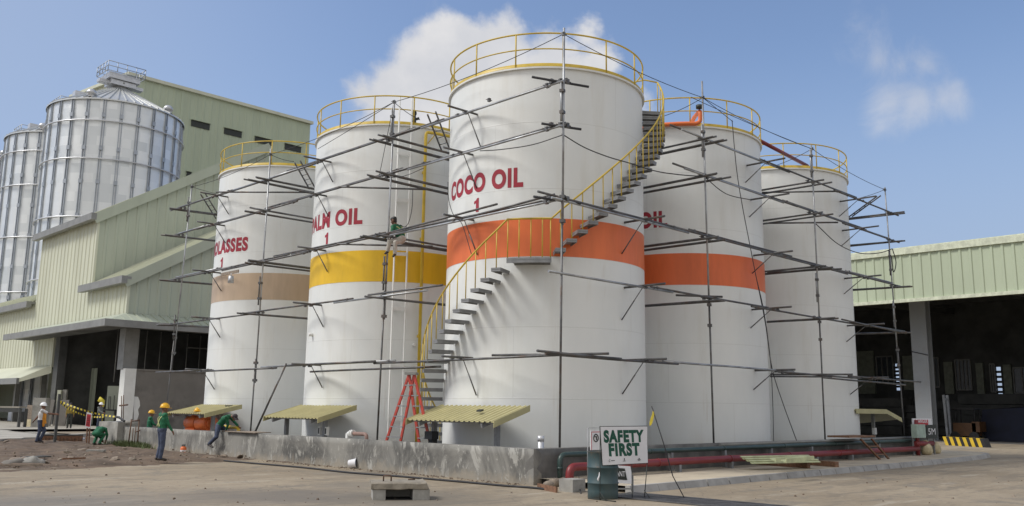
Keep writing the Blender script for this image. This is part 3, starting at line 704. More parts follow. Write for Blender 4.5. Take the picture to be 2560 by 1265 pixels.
# ------------------------------------------------------------------ left factory
FX = 25.0
def yF(x, y=800): return PX(x, y, FX).y
Yc = PX(319, 760, FX).y                       # near corner of the low block
Yu = PX(243, 600, FX).y                       # near corner of the high block
Yl = PX(97, 700, FX).y                        # far end of the high block
Ye = PX(-220, 850, FX).y
z_low = PX(322, 690, FX).z; z_can = PX(316, 783, FX).z
z_up = PX(243, 536, FX).z; z_left = PX(88, 752, FX).z; z_lb = PX(135, 917, FX).z
def rake(a, b, Y):
    A, B = PY(*a, Y), PY(*b, Y); return (B.z-A.z)/(B.x-A.x)
rk_l = rake((325, 684), (550, 585), Yc); rk_u = rake((247, 531), (553, 410), Yu)
print('factory', round(Yc, 1), round(Yu, 1), round(Yl, 1), 'z', round(z_low, 1), round(z_can, 1), round(z_up, 1), round(z_left, 1), 'rakes', round(rk_l, 3), round(rk_u, 3))
fac = thing('factory_building', 'pale green ribbed metal factory with stepped roofs and a dark open bay at left', 'factory', (FX, Yc, 0))
def corr(mb, A, B, zb, zt, pitch, depth, nrm, m_=0):
    A, B, nrm = V(A), V(B), V(nrm); L = (B-A).length; n = max(1, int(L/pitch)); prof = [(0, 0), (.62, 0), (.70, 1), (.90, 1), (.98, 0)]
    S = []
    for k in range(n):
        for s, h in prof: S.append(((k+s)/n, h*depth))
    S.append((1, 0)); prev = None
    for t, h in S:
        p = A.lerp(B, t)+nrm*h; lo, hi = V((p.x, p.y, zb(t))), V((p.x, p.y, zt(t)))
        if prev: mb.quad(prev[0], lo, hi, prev[1], m_)
        prev = (lo, hi)
K = lambda z: (lambda t: z)
FL = 14.0
mb = MB(); y140 = yF(136, 870)
corr(mb, (FX, Yc, 0), (FX, Yu, 0), K(z_can-.1), K(z_low), .75, .06, (-1, 0, 0))
corr(mb, (FX, Yu, 0), (FX, y140, 0), K(z_can-.1), K(z_up), .75, .06, (-1, 0, 0))
corr(mb, (FX, y140, 0), (FX, Yl, 0), K(z_lb), K(z_up), .75, .06, (-1, 0, 0))
corr(mb, (FX, Yl, 0), (FX, Ye, 0), K(z_lb), K(z_left), .75, .06, (-1, 0, 0))
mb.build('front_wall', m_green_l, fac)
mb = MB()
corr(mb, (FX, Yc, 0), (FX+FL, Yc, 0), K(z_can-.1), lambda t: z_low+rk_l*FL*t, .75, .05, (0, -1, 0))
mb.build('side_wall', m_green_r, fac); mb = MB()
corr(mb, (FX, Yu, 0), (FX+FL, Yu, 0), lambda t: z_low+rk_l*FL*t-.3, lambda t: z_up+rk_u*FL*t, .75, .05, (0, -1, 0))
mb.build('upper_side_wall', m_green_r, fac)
mb = MB()
def slope_roof(y0, y1, z, rk, x0=FX-.5, x1=FX+FL):
    A = [V((x0, y0, z+(x0-FX)*rk)), V((x1, y0, z+(x1-FX)*rk)), V((x1, y1, z+(x1-FX)*rk)), V((x0, y1, z+(x0-FX)*rk))]
    mb.hexa([a-V((0, 0, .02)) for a in A]+[a+V((0, 0, .12)) for a in A])
    k = int(abs(y1-y0)/.75)
    for i in range(k):
        y = y0+(y1-y0)*(i+.5)/k; mb.bar((x0, y, z+(x0-FX)*rk+.15), (x1, y, z+(x1-FX)*rk+.15), .06, .06)
slope_roof(Yc-.35, Yu-.05, z_low, rk_l); slope_roof(Yu-.35, Yl+.3, z_up, rk_u); slope_roof(Yl+.3, Ye, z_left, .42, FX-.4, FX+9)
mb.build('roof', m_green_l, fac)
for (y0, y1, z) in ((Yc-.5, yF(222, 700), z_low), (Yu-.45, Yl+.4, z_up), (Yl+.1, Ye, z_left)):
    mb = MB(); mb.box((FX-.75, y0, z-.62), (FX-.35, y1, z-.1)); mb.box((FX-.35, y0+.05, z-.3), (FX-.05, y1, z-.12)); mb.build('gutter', m_trim, fac)
for (Y, z, rk) in ((Yc, z_low, rk_l), (Yu, z_up, rk_u)):
    mb = MB(); mb.bar((FX-.5, Y-.4, z-.25-.5*rk), (FX+FL, Y-.4, z+rk*FL-.1), .06, .75); mb.build('barge_trim', m_green_r, fac)
mb = MB(); mb.bar((FX-.03, Yc-.03, z_can), (FX-.03, Yc-.03, z_low), .18, .18); mb.bar((FX-.03, Yu-.03, z_low), (FX-.03, Yu-.03, z_up), .18, .18); mb.bar((FX-.03, y140, z_lb), (FX-.03, y140, z_can-.8), .22, .22)
mb.build('corner_flashing', m_green_l, fac)
# hipped canopy along both faces
cn = MB(); zo = z_can-.75; ox = 2.0; yE = yF(85, 815)
a0, a1, a2 = V((FX-.08, yE, z_can)), V((FX-.08, Yc-.08, z_can)), V((FX+FL*1.0, Yc-.08, z_can))
b0, b1, b2 = V((FX-ox, yE, zo)), V((FX-ox, Yc-ox, zo)), V((FX+FL*1.0, Yc-ox, zo))
cn.quad(b0, b1, a1, a0); cn.quad(b1, b2, a2, a1)
for k in range(1, 60):
    x = FX-ox+k*.62
    if x > FX+FL*1.0: break
    xt = max(x, FX-.08); t0 = 0 if x > FX else 1-(FX-x)/ox
    top_ = V((x, Yc-.08, z_can)) if x >= FX else V((x, Yc-(FX-x), z_can-.75*(FX-x)/ox))
    cn.bar(V((x, Yc-ox, zo+.03)), top_+V((0, 0, .03)), .07, .07)
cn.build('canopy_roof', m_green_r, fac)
mb = MB(); mb.box((FX-ox-.3, Yc-ox-.3, zo-.42), (FX-ox, yE, zo+.06)); mb.box((FX-ox, Yc-ox-.3, zo-.42), (FX+FL*1.0, Yc-ox, zo+.06)); mb.build('canopy_gutter', m_trim, fac)
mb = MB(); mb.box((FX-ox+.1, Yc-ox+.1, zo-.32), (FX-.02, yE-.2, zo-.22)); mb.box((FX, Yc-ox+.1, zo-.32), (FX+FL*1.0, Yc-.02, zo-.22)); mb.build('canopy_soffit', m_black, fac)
# flared lower canopy of the left block
mb = MB(); zl2 = z_lb-.95
mb.quad((FX-.05, y140, z_lb+.15), (FX-.05, Ye, z_lb+.15), (FX-1.9, Ye, zl2), (FX-1.9, y140+1.6, zl2)); mb.quad((FX-.05, y140, z_lb+.15), (FX-1.9, y140+1.6, zl2), (FX-1.9, y140+1.6, zl2-.3), (FX-.05, y140, z_lb-.5))
mb.build('lower_canopy', m_green_l, fac)
mb = MB(); mb.box((FX-2.1, y140+1.6, zl2-.45), (FX-1.85, Ye, zl2+.03)); mb.build('lower_gutter', m_trim, fac)
# dark bay: back wall, side walls, posts
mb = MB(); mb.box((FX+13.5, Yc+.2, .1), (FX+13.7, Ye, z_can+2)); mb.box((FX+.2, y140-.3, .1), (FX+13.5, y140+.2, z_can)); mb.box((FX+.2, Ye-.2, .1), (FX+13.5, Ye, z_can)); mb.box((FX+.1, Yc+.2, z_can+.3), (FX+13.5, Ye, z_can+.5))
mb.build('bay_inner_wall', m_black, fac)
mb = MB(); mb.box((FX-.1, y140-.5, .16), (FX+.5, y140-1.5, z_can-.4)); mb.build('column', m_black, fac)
def steel_col(x, y, z0, z1, w=.75):
    mb = MB(); mb.box((x, y, z0), (x+.06, y+w, z1)); mb.box((x+.06, y+w/2-.03, z0), (x+w-.06, y+w/2+.03, z1)); mb.box((x+w-.06, y, z0), (x+w, y+w, z1)); mb.box((x+.06, y+.02, z0), (x+w-.06, y+.06, z1)); return mb
steel_col(FX+.1, Yc+.15, 4.2, z_can, 1.0).build('column', m_trim, fac)
for px in (18, 80):
    y = yF(px, 980); mb = MB(); mb.box((FX+.6, y-.2, .16), (FX+1.0, y+.2, z_lb-.4)); mb.build('column', m_trim, fac)
mb = MB(); y0, y1 = yF(84, 990), yF(140, 990); corr(mb, (FX+3.0, y1, 0), (FX+3.0, y0, 0), K(.16), K(z_lb), .6, .03, (-1, 0, 0)); mb.build('recessed_wall', m_green_r, fac)
mb = MB()
for k in range(9): x = FX+3+k*1.3; mb.tube([(x, Yc+9+.3*k, 3.5), (x, Yc+9+.3*k, 7.8)], .05, 6)
mb.tube([(FX+9, Yc+9.4, 6.6), (FX+17, Yc+9.6, 6.6)], .05, 6); mb.build('inner_rail', m_trim, fac)
# plaster wall with white column
pw = thing('plaster_wall', 'unfinished grey plaster wall with a white painted end column under the factory canopy', 'wall', (FX, Yc, 0))
yw = Yc-.25; zt = PY(320, 921, yw).z
mb = MB(); xa, xb = PY(307, 1000, yw).x, PY(335, 1000, yw).x; ya = PX(295, 1000, xa).y
mb.box((xa, yw, .05), (xb, ya, zt)); mb.build('white_column', m_white, pw)
mb = MB(); mb.box((xb, yw+.2, .05), (FX+13, yw+.5, zt-.12)); mb.box((xb, yw+.13, zt-.12), (FX+13, yw+.55, zt)); mb.build('plaster_panel', m_plast, pw)
mb = MB(); P = [PY(x, y, yw+.19) for x, y in ((334, 1052), (334, 991), (345, 992), (349, 1003), (350, 1015), (345, 1024), (347, 1036), (342, 1052))]
mb.add([q+V((0, -.012, 0)) for q in P]+[q+V((0, .012, 0)) for q in P], [tuple(range(8))[::-1]]+[(i, (i+1) % 8, 8+(i+1) % 8, 8+i) for i in range(8)])
mb.build('white_patch', m_white, pw)

# ------------------------------------------------------------------ tall building behind
TY = 128.0
A = PY(326, 190, TY); B = PY(776, 312, TY); zt = (A.z+B.z)/2
tb = thing('mill_tower', 'tall pale green windowless mill building with dark slots behind the silos', 'building', (A.x, TY, 0))
print('tower', A, B)
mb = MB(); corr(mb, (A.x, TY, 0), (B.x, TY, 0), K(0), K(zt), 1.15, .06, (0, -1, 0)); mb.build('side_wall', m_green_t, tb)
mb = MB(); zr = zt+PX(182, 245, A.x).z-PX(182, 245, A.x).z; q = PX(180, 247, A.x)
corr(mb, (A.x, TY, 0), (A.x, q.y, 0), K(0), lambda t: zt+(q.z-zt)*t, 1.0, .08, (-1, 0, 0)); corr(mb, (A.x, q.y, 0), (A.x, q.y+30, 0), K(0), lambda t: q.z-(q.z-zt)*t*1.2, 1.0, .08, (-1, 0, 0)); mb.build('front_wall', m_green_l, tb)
mb = MB(); mb.hexa([(A.x-.5, TY-.5, zt), (B.x+.3, TY-.5, zt), (B.x+.3, q.y, q.z), (A.x-.5, q.y, q.z), (A.x-.5, TY-.5, zt+.5), (B.x+.3, TY-.5, zt+.5), (B.x+.3, q.y, q.z+.5), (A.x-.5, q.y, q.z+.5)]); mb.build('roof', m_green_l, tb)
mb = MB(); mb.box((B.x-.05, TY+.02, 0), (B.x, q.y+30, zt)); mb.build('end_wall', m_green_t, tb)
mb = MB(); x = PY(452, 300, TY).x; mb.box((x-.2, TY-.1, 0), (x+.2, TY-.06, zt)); mb.build('wall_joint', m_green_t, tb)
for (x0, y0, x1, y1) in ((478, 300, 524, 315), (560, 320, 604, 334), (637, 341, 680, 354), (712, 359, 752, 371), (466, 429, 478, 434)):
    a, b = PY(x0, y0, TY), PY(x1, y1-6, TY); mb = MB(); zm = a.z
    mb.box((a.x, TY-.14, zm-.95), (b.x, TY-.07, zm)); o = mb.build('vent_slot', m_sigdk, tb)
    mb = MB(); mb.box((a.x-.1, TY-.4, zm+.02), (b.x+.1, TY-.05, zm+.1)); mb.build('drip_hood', m_green_t, o)
mb = MB(); mb.box((FX+FL-.1, Yc+.05, 0), (FX+FL, Yu, z_low+rk_l*FL)); mb.box((FX+FL-.1, Yu+.05, 0), (FX+FL, Yl, z_up+rk_u*FL-.1)); mb.box((FX, Ye-.1, z_lb), (FX+9, Ye, z_left)); mb.box((FX+9, Yl, 0), (FX+9.1, Ye, z_left+.42*9-.1)); mb.box((FX+.3, Yl-.1, z_lb), (FX+FL-.1, Yl, z_up)); mb.build('rear_wall', m_green_r, fac)
# ------------------------------------------------------------------ silos
def silo_mat():
    m, nt, bs = new_mat('galvanised_silo_sheet')
    tc = nt.nodes.new('ShaderNodeTexCoord'); sp = nt.nodes.new('ShaderNodeSeparateXYZ'); nt.links.new(tc.outputs['Object'], sp.inputs[0])
    ang = math_(nt, 'ARCTAN2', sp.outputs[1], sp.outputs[0])
    # sheets: one value for each course and each sheet along the course, staggered
    ci = math_(nt, 'FLOOR', math_(nt, 'DIVIDE', sp.outputs[2], 1.12))
    ai = math_(nt, 'FLOOR', math_(nt, 'ADD', math_(nt, 'MULTIPLY', ang, 26/(2*pi)), math_(nt, 'MULTIPLY', ci, .5)))
    cb = nt.nodes.new('ShaderNodeCombineXYZ'); nt.links.new(ci, cb.inputs[0]); nt.links.new(ai, cb.inputs[1])
    wn = nt.nodes.new('ShaderNodeTexWhiteNoise'); wn.noise_dimensions = '3D'; nt.links.new(cb.outputs[0], wn.inputs[0])
    c = mixc(nt, wn.outputs['Value'], (.66, .69, .70), (.84, .86, .86))
    c = mixc(nt, math_(nt, 'MULTIPLY', ramp(nt, tex(nt, .6, 5, .6, (1, 1, .3)), .5, .75), .25), c, (.5, .5, .48))
    nt.links.new(c, bs.inputs['Base Color']); bs.inputs['Metallic'].default_value = .45; bs.inputs['Roughness'].default_value = .34
    w = math_(nt, 'SINE', math_(nt, 'MULTIPLY', sp.outputs[2], 2*pi/.11))
    bump(nt, bs, w, .35, .012); return m
m_silo = silo_mat(); m_rib = mat('silo_stiffener', (.38, .41, .45), .5, .6, .12, 1); m_siloroof = mat('silo_roof_sheet', (.60, .61, .60), .45, .6, .06, .4)
def az(x, y): d = ray(x, y); return atan2(d.y, d.x)
aL, aR = az(96, 500), az(452, 370); D1 = 118.0; half = (aL-aR)/2; am = (aL+aR)/2
SR = D1*sin(half); S1 = V((D1*cos(am), D1*sin(am), 0))
apx = ray(240, 249); SH = CH+apx.z/hypot(apx.x, apx.y)*(D1-SR*.9)
tp = ray(291, 224); STOP = CH+tp.z/hypot(tp.x, tp.y)*D1
print('silo', S1, 'R', SR, 'H', SH, 'top', STOP)
def make_silo():
    t = thing('grain_silo', 'big galvanised grain silo in front of the mill tower, with a railed roof platform', 'silo', S1, 'galvanised grain silos behind the factory')
    c = (S1.x, S1.y, 0); mb = MB(); mb.lathe([(SR, 0), (SR, SH)], c, 120); mb.build('wall', m_silo, t)
    NR = 26; ribs = MB()
    for k in range(NR):
        a = 2*pi*k/NR+.07
        for da in (-.016, .016):
            d = V((cos(a+da), sin(a+da), 0)); q = V(c)+d*(SR+.07); tt = V((-d.y, d.x, 0))
            ribs.obox(q+V((0, 0, SH/2)), d*.08, tt*.045, (0, 0, SH/2))
        for zz in range(3, int(SH), 4): ribs.obox(V(c)+V((cos(a), sin(a), 0))*(SR+.16)+V((0, 0, zz)), V((cos(a), sin(a), 0))*.05, V((-sin(a), cos(a), 0))*.2, (0, 0, .25))
    ribs.build('stiffener', m_rib, t)
    for yy in (302, 398, 545, 700):
        d = ray(225, yy); z = CH+d.z/hypot(d.x, d.y)*(D1-SR*.9); mb = MB(); mb.tube([(c[0]+(SR+.28)*cos(a), c[1]+(SR+.28)*sin(a), z) for a in [2*pi*k/90 for k in range(90)]], .1, 6, closed=True)
        mb.build('wind_ring', m_sil, t)
    ht = STOP-SH; rt_ = SR*.1
    mb = MB(); n = 52; mb.lathe([(SR+.25, SH-.1), (SR+.25, SH+.05), (rt_, SH+ht)], c, 104, 0, False)
    mb.build('roof', m_siloroof, t)
    mb = MB()
    for k in range(n):
        a = 2*pi*k/n; d = V((cos(a), sin(a), 0)); mb.bar(V(c)+d*(SR+.2)+V((0, 0, SH+.1)), V(c)+d*rt_+V((0, 0, SH+ht+.06)), .1, .2)
    mb.build('roof_rib', m_siloroof, t)
    mb = MB(); mb.lathe([(rt_+.1, SH+ht-.3), (rt_+.1, SH+ht+.5), (rt_*1.5, SH+ht+.5), (rt_*1.5, SH+ht+.7), (.01, SH+ht+.75)], c, 24, 0, False); mb.build('peak_ring', m_trim, t)
    # platform with railing at the peak
    px, py = S1.x, S1.y; zb = SH+ht+.9; w = 1.9
    mb = MB(); mb.box((px-w, py-w*.75, zb), (px+w, py+w*.75, zb+.7)); mb.box((px-w*.8, py-w*.6, zb-.65), (px+w*.8, py+w*.6, zb-.05)); mb.box((px-w-.8, py-.5, zb-.5), (px+w+.8, py+.5, zb-.1)); mb.build('platform', m_sil, t)
    mb = MB(); zr = zb+.7; R4 = [(px-w-.4, py-w*.75-.4), (px+w+.4, py-w*.75-.4), (px+w+.4, py+w*.75+.4), (px-w-.4, py+w*.75+.4)]
    for i in range(4):
        a, b = R4[i], R4[(i+1) % 4]
        for z in (.0, .6, 1.2): mb.tube([(*a, zr+z), (*b, zr+z)], .05, 6)
        for k in range(4): q = V((*a, zr)).lerp(V((*b, zr)), k/4); mb.tube([q, q+V((0, 0, 1.2))], .05, 6)
    mb.build('platform_railing', m_rib, t)
    for k, (f, da) in enumerate(((.98, 1.72), (.95, .42), (.93, -.9), (.6, 1.25))):
        a = atan2(-S1.y, -S1.x)-da; q = V((c[0]+SR*f*cos(a), c[1]+SR*f*sin(a), SH+ht*(1-f)+.1)); mb = MB()
        if k < 3: mb.lathe([(.4, 0), (.4, .35), (.58, .35), (.56, .65), (.33, .92), (.01, 1.0)], q, 16)
        else: mb.obox(q+V((0, 0, .3)), (.7, 0, 0), (0, .5, 0), (0, 0, .4))
        mb.build('roof_vent', m_sil, t)
    return t
silo = make_silo()
# the row goes on to the left: same silos set further along
for k, lab in enumerate(('second galvanised grain silo, half hidden behind the biggest one at left', 'third galvanised silo, only a sliver showing at the left edge')):
    o = dup(silo, (.4*(k+1), 18.0*(k+1), 0)); o['label'] = lab
# ------------------------------------------------------------------ right hand warehouse
WX = 60.0
zb0, zt0 = PX(2300, 745, WX).z, PX(2300, 632, WX).z
ya, yb = 2.0, 40.0
wh = thing('warehouse', 'pale green open fronted warehouse with a deep ribbed fascia at right', 'warehouse', (WX, 20, 0))
print('warehouse z', zb0, zt0)
mb = MB(); corr(mb, (WX, yb, 0), (WX, ya, 0), K(zb0), K(zt0), .62, .06, (-1, 0, 0)); mb.build('fascia', m_green_t, wh)
m_trim_g = mat('pale_green_trim', (.58, .61, .47), .5)
mb = MB(); mb.box((WX-.14, ya, zb0-.22), (WX+.1, yb, zb0)); mb.build('bottom_trim', m_trim_g, wh)
mb = MB(); mb.box((WX-.16, ya, zt0), (WX+.3, yb, zt0+.42)); mb.hexa([(WX, ya, zt0+.4), (WX+22, ya, zt0+3.2), (WX+22, yb, zt0+3.2), (WX, yb, zt0+.4), (WX, ya, zt0+.5), (WX+22, ya, zt0+3.3), (WX+22, yb, zt0+3.3), (WX, yb, zt0+.5)]); mb.hexa([(WX+22, ya, zt0+3.2), (WX+60, ya, zt0-1), (WX+60, yb, zt0-1), (WX+22, yb, zt0+3.2), (WX+22, ya, zt0+3.3), (WX+60, ya, zt0-.9), (WX+60, yb, zt0-.9), (WX+22, yb, zt0+3.3)])
mb.build('roof', m_trim_g, wh)
mb = MB(); WC = WX+5.0; y0, y1 = PX(2321, 900, WC).y, PX(2281, 900, WC).y
mb.box((WC, y0, 0), (WC+.12, y1, zt0)); mb.box((WC+.12, (y0+y1)/2-.05, 0), (WC+.8, (y0+y1)/2+.05, zt0)); mb.box((WC+.8, y0, 0), (WC+.92, y1, zt0)); mb.box((WC-.05, y0-.1, 0), (WC+1.0, y1+.1, .06))
m_colgrey = mat('column_grey_paint', (.29, .31, .33), .5, 0, .08, .6, (.22, .2, .18), .35); mb.build('column', m_colgrey, wh)
mb = MB(); mb.tube([V((WC-.04, y0-.02, 5.9)), V((WC-.04, y1+.02, 6.2))], .03, 6); mb.build('strap', m_rope, wh)
for y in (y0-16, y1+12):
    mb = MB(); mb.box((WC, y-.45, 0), (WC+.92, y+.45, zt0)); mb.build('column', m_colgrey, wh)
BX = WX+26
mb = MB()
pan = lambda xa, xb, z0, z1, d=0: mb.box((BX+d, PX(xb, 950, BX).y, z0), (BX+.25+d, PX(xa, 950, BX).y, z1))
edges_ = [2050, 2238, 2251, 2491, 2504, 2750]
zs0, zs1, zs2, zs3 = PX(2245, 976, BX).z, PX(2245, 909, BX).z, PX(2497, 1005, BX).z, PX(2497, 917, BX).z
ZT = zt0+2.5; pan(2000, 2238, 0, ZT); pan(2251, 2491, 0, ZT); pan(2504, 2900, 0, ZT)
for x0, x1, z0, z1 in ((2238, 2251, zs0, zs1), (2491, 2504, zs2, zs3)):
    pan(x0, x1, 0, z0); pan(x0, x1, z1, ZT); n = 7
    for k in range(1, n): z = z0+(z1-z0)*k/n; pan(x0, x1, z-.1, z+.1)
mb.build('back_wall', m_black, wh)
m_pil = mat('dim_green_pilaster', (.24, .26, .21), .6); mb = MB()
for x0, x1, yb_, yt in ((2112, 2190, 985, 880), (2262, 2290, 975, 890), (2364, 2386, 985, 905), (2444, 2462, 990, 908), (2512, 2532, 995, 912)):
    z0, z1 = PX(x0, yb_, BX).z, PX(x0, yt, BX).z; mb = MB(); mb.box((BX-.3, PX(x1, 950, BX).y, z0), (BX-.05, PX(x0, 950, BX).y, z1)); mb.build('pilaster', m_pil, wh)
def winframe(x0, x1, yt, yb_, n=4):
    y0, y1 = PX(x1, 950, BX).y, PX(x0, 950, BX).y; z0, z1 = PX(x0, yb_, BX).z, PX(x0, yt, BX).z; m2 = MB()
    for k in range(n+1): y = y0+(y1-y0)*k/n; m2.box((BX-.2, y-.05, z0), (BX-.1, y+.05, z1))
    for z in (z0, z1): m2.box((BX-.22, y0, z-.06), (BX-.09, y1, z+.06))
    o = m2.build('window', m_trim, wh); m3 = MB(); m3.box((BX-.09, y0, z0), (BX-.06, y1, z1)); m3.build('pane', m_glass, o)
winframe(2195, 2236, 892, 958, 3); winframe(2320, 2350, 895, 968, 3); winframe(2392, 2430, 900, 975, 4); winframe(2478, 2490, 910, 980, 2); winframe(2536, 2600, 920, 983, 3)
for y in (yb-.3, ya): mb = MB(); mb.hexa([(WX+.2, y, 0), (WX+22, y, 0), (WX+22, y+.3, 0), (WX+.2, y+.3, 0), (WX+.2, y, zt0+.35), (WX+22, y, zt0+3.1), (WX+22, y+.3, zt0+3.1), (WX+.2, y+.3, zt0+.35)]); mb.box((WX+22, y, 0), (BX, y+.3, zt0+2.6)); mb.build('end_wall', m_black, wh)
mb = MB(); 
for k in range(6): x = WX+3+k*4; mb.bar((x, ya, zt0-.6), (x, yb, zt0-.6), .3, .5); 
for y in (8, 18.5, 29): mb.bar((WX+.5, y, zb0+.5), (BX, y, zb0+1.8), .25, .5)
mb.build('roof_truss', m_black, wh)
m_whfloor = mat('warehouse_floor', (.11, .105, .10), .9, 0, .2, .5); fl = MB(); fl.quad((WX+3.5, ya, .006), (BX, ya, .006), (BX, yb, .006), (WX+3.5, yb, .006)); fl.build('warehouse_floor', m_whfloor, kind='structure')
# stacked goods and a forklift inside
fk = thing('forklift', 'dark forklift with a pale grey mast parked inside the warehouse', 'forklift', (WX+8, PX(2400, 1080, WX+8).y, 0))
b0 = V((WX+8, PX(2420, 1080, WX+8).y, 0)); mb = MB(); mb.obox(b0+V((0, 0, .8)), (.65, 0, 0), (0, .75, 0), (0, 0, .45)); mb.obox(b0+V((0, -.75, 1.0)), (.65, 0, 0), (0, .25, 0), (0, 0, .35)); mb.build('body', mat('forklift_orange', (.10, .045, .015), .5), fk)
mb = MB()
for sx in (-.35, .35):
    mb.bar(b0+V((sx, 1.25, .1)), b0+V((sx, 1.35, 3.2)), .14, .18); mb.bar(b0+V((sx, 1.3, .3)), b0+V((sx, .5, .2)), .12, .2)
mb.bar(b0+V((-.35, 1.3, 2.9)), b0+V((.35, 1.3, 2.9)), .1, .15); mb.build('mast', mat('mast_grey', (.4, .42, .44), .5), fk)
for sx in (-.6, .6):
    for sy in (-.6, .65):
        mb = MB(); q = b0+V((sx, sy, .33)); mb.tube([q-V((.1, 0, 0)), q+V((.1, 0, 0))], .33, 16); mb.build('wheel', m_blk, fk)
mb = MB()
for sx in (-.55, .55):
    for sy in (-.7, .6): mb.tube([b0+V((sx, sy, 1.2)), b0+V((sx*.9, sy*.9, 2.2))], .04, 6)
mb.obox(b0+V((0, -.05, 2.22)), (.6, 0, 0), (0, .7, 0), (0, 0, .04)); mb.build('cab_guard', m_blk, fk)
m_bluecov = mat('blue_tarp', (.007, .01, .028), .7, 0, .3, 1)
mb = MB(); q = V((WX+11, PX(2535, 1060, WX+11).y, 0)); 
mb.hexa([q+V((-2, -2.4, .01)), q+V((2, -2.4, .01)), q+V((2, 1.8, .01)), q+V((-2, 1.8, .01)), q+V((-1.6, -2, 2.4)), q+V((1.6, -2, 2.6)), q+V((1.6, 1.5, 2.3)), q+V((-1.6, 1.5, 2.2))]); mb.build('tarp_stack', m_bluecov, label='stack of goods under a dark blue cover inside the warehouse', cat='stack')
for i, (px, w, h) in enumerate(((2200, 2.4, 3.2), (2262, 1.8, 2.6), (2470, 2.6, 3.6), (2365, 2.0, 3.0))):
    q = V((BX-5+i, PX(px, 1040, BX-5).y, 0)); mb = MB()
    for k in range(4):
        z = .012+h*k/4; o = random.uniform(-.1, .1); mb.box((q.x-1.2+o, q.y-w+o, z+.02), (q.x+1.2+o, q.y+w+o, z+h/4-.03))
    mb.build('sack_pallet', m_black, label='tall dark stack of sacks at the warehouse back, '+('beside the plain tank', 'left of the grey column', 'farthest right', 'right of the column')[i], cat='sack stack', group='stacks in the warehouse')
# barrier beam
A, B = PZ(2364, 1113), PZ(2466, 1119); mb = MB(); d = (B-A).normalized(); n_ = V((d.y, -d.x, 0)); hgt = .5
for k in range(12):
    p, q = A.lerp(B, k/12), A.lerp(B, (k+1)/12); s = d*.22
    mb.hexa([p, q, q-n_*.35, p-n_*.35, p+V((0, 0, hgt))-s, q+V((0, 0, hgt))-s, q-n_*.35+V((0, 0, hgt))-s, p-n_*.35+V((0, 0, hgt))-s], k % 2)
mb.build('barrier_block', [m_yelpipe, m_blk], label='yellow and black striped concrete barrier in front of the warehouse', cat='barrier')
# small shelter past the last tank
t = thing('pump_shelter', 'small olive edged shelter at the far right beside the plain tank', 'shelter', (40.6, 16.6, 0), 'olive roofed pump shelters by the wall')
a, b, a2 = PY(2216, 1027, 16.0), PY(2254, 1048, 16.0), PY(2140, 1027, 16.0); a2.z = a.z; D_ = V((0, 2.2, -.25)); up_ = V((0, 0, .04)); mb = MB()
mb.hexa([a2, a, a+D_, a2+D_, a2+up_, a+up_, a+D_+up_, a2+D_+up_]); mb.hexa([a, b, b+D_, a+D_, a+up_, b+up_, b+D_+up_, a+D_+up_]); mb.build('roof_sheet', m_roofsheet, t)
mb = MB(); e1, e2 = V((0, -.03, -.13)), V((0, -.005, .06))
for p, q in ((a2, a), (a, b)): mb.hexa([p+e1, q+e1, q+e1+V((0, .02, 0)), p+e1+V((0, .02, 0)), p+e2, q+e2, q+e2+V((0, .02, 0)), p+e2+V((0, .02, 0))])
mb.build('barge_board', m_roofsheet, t)
mb = MB(); c = a+V((.0, .6, -.1)); mb.bar((c.x, c.y, .02), (c.x, c.y, c.z-.02), .12, .12); mb.build('post', m_trim, t); mb = MB(); mb.obox((c.x-.1, c.y-.08, 1.05), (.1, 0, 0), (0, .06, 0), (0, 0, .14)); mb.build('switch_box', m_white, t)
# ------------------------------------------------------------------ pipes along the right wall
def pipe_run(name, label, y, px_top, px0, px1, r, m_, ground_px):
    p0, p1 = PY(px0[0], px0[1], y), PY(px1[0], px1[1], y); z = p0.z; p1 = V((p1.x, y, z+(p1.z-z)*.25)); t = thing(name, label, 'pipe', (p0.x, y, 0))
    mb = MB(); pts = arc(V((p0.x, y, z)), V((p0.x, y, z-.2)), V((p0.x+.2, y, z)), 7)
    n = 14; mb.tube([V((p0.x, y, -.02))]+pts+[V((p0.x+.2, y, z)).lerp(p1, k/n) for k in range(1, n+1)], r, 16); mb.build('pipe', m_, t)
    mb = MB()
    for zz in (z-.32,): mb.tube([(p0.x, y, zz-.035), (p0.x, y, zz+.035)], r*1.12, 16)
    for k in range(1, 6):
        q = p0.lerp(p1, k/6); mb.tube([(q.x-.04, y, q.z), (q.x+.04, y, q.z)], r*1.1, 16)
    mb.build('weld_collar', m_, t)
    for k in range(1, 8): q = p0.lerp(p1, k/8-.04); mb = MB(); mb.box((q.x-.05, y-r*.8, .15), (q.x+.05, y+r*.8, q.z-r*.9)); mb.box((q.x-.03, y+r*.5, q.z-.04), (q.x+.03, CY+.02, q.z+.04)); mb.build('pipe_support', m_grey, t)
    return t
pipe_run('water_pipe', 'dark green pipe with elbow running along the dark wall', 14.72, 0, (1400, 1137), (2288, 1097), .066, m_greenpipe, 0)
pipe_run('water_pipe', 'dark red pipe with elbow running low along the dark wall', 14.40, 0, (1424, 1168), (2296, 1122), .098, m_redpipe, 0)
q = PY(2296, 1140, 14.40); mb = MB(); mb.tube([(q.x, 14.4, .15), (q.x, 14.4, 1.55)], .08, 10); mb.tube([(q.x-.3, 14.4, .62), (q.x+1.6, 14.4, .6)], .1, 10); mb.build('riser_pipe', m_redpipe, label='short red riser pipe below the 5M board', cat='pipe')
# second smaller pipe on top of the green one's far half
mb = MB(); a, b = PY(1800, 1113, 14.8), PY(2330, 1092, 14.8); mb.tube([V((a.x, 14.8, .80)), V((b.x, 14.8, .84))], .05, 8); mb.build('conduit', m_trim, label='thin grey conduit along the top edge of the dark wall', cat='conduit')
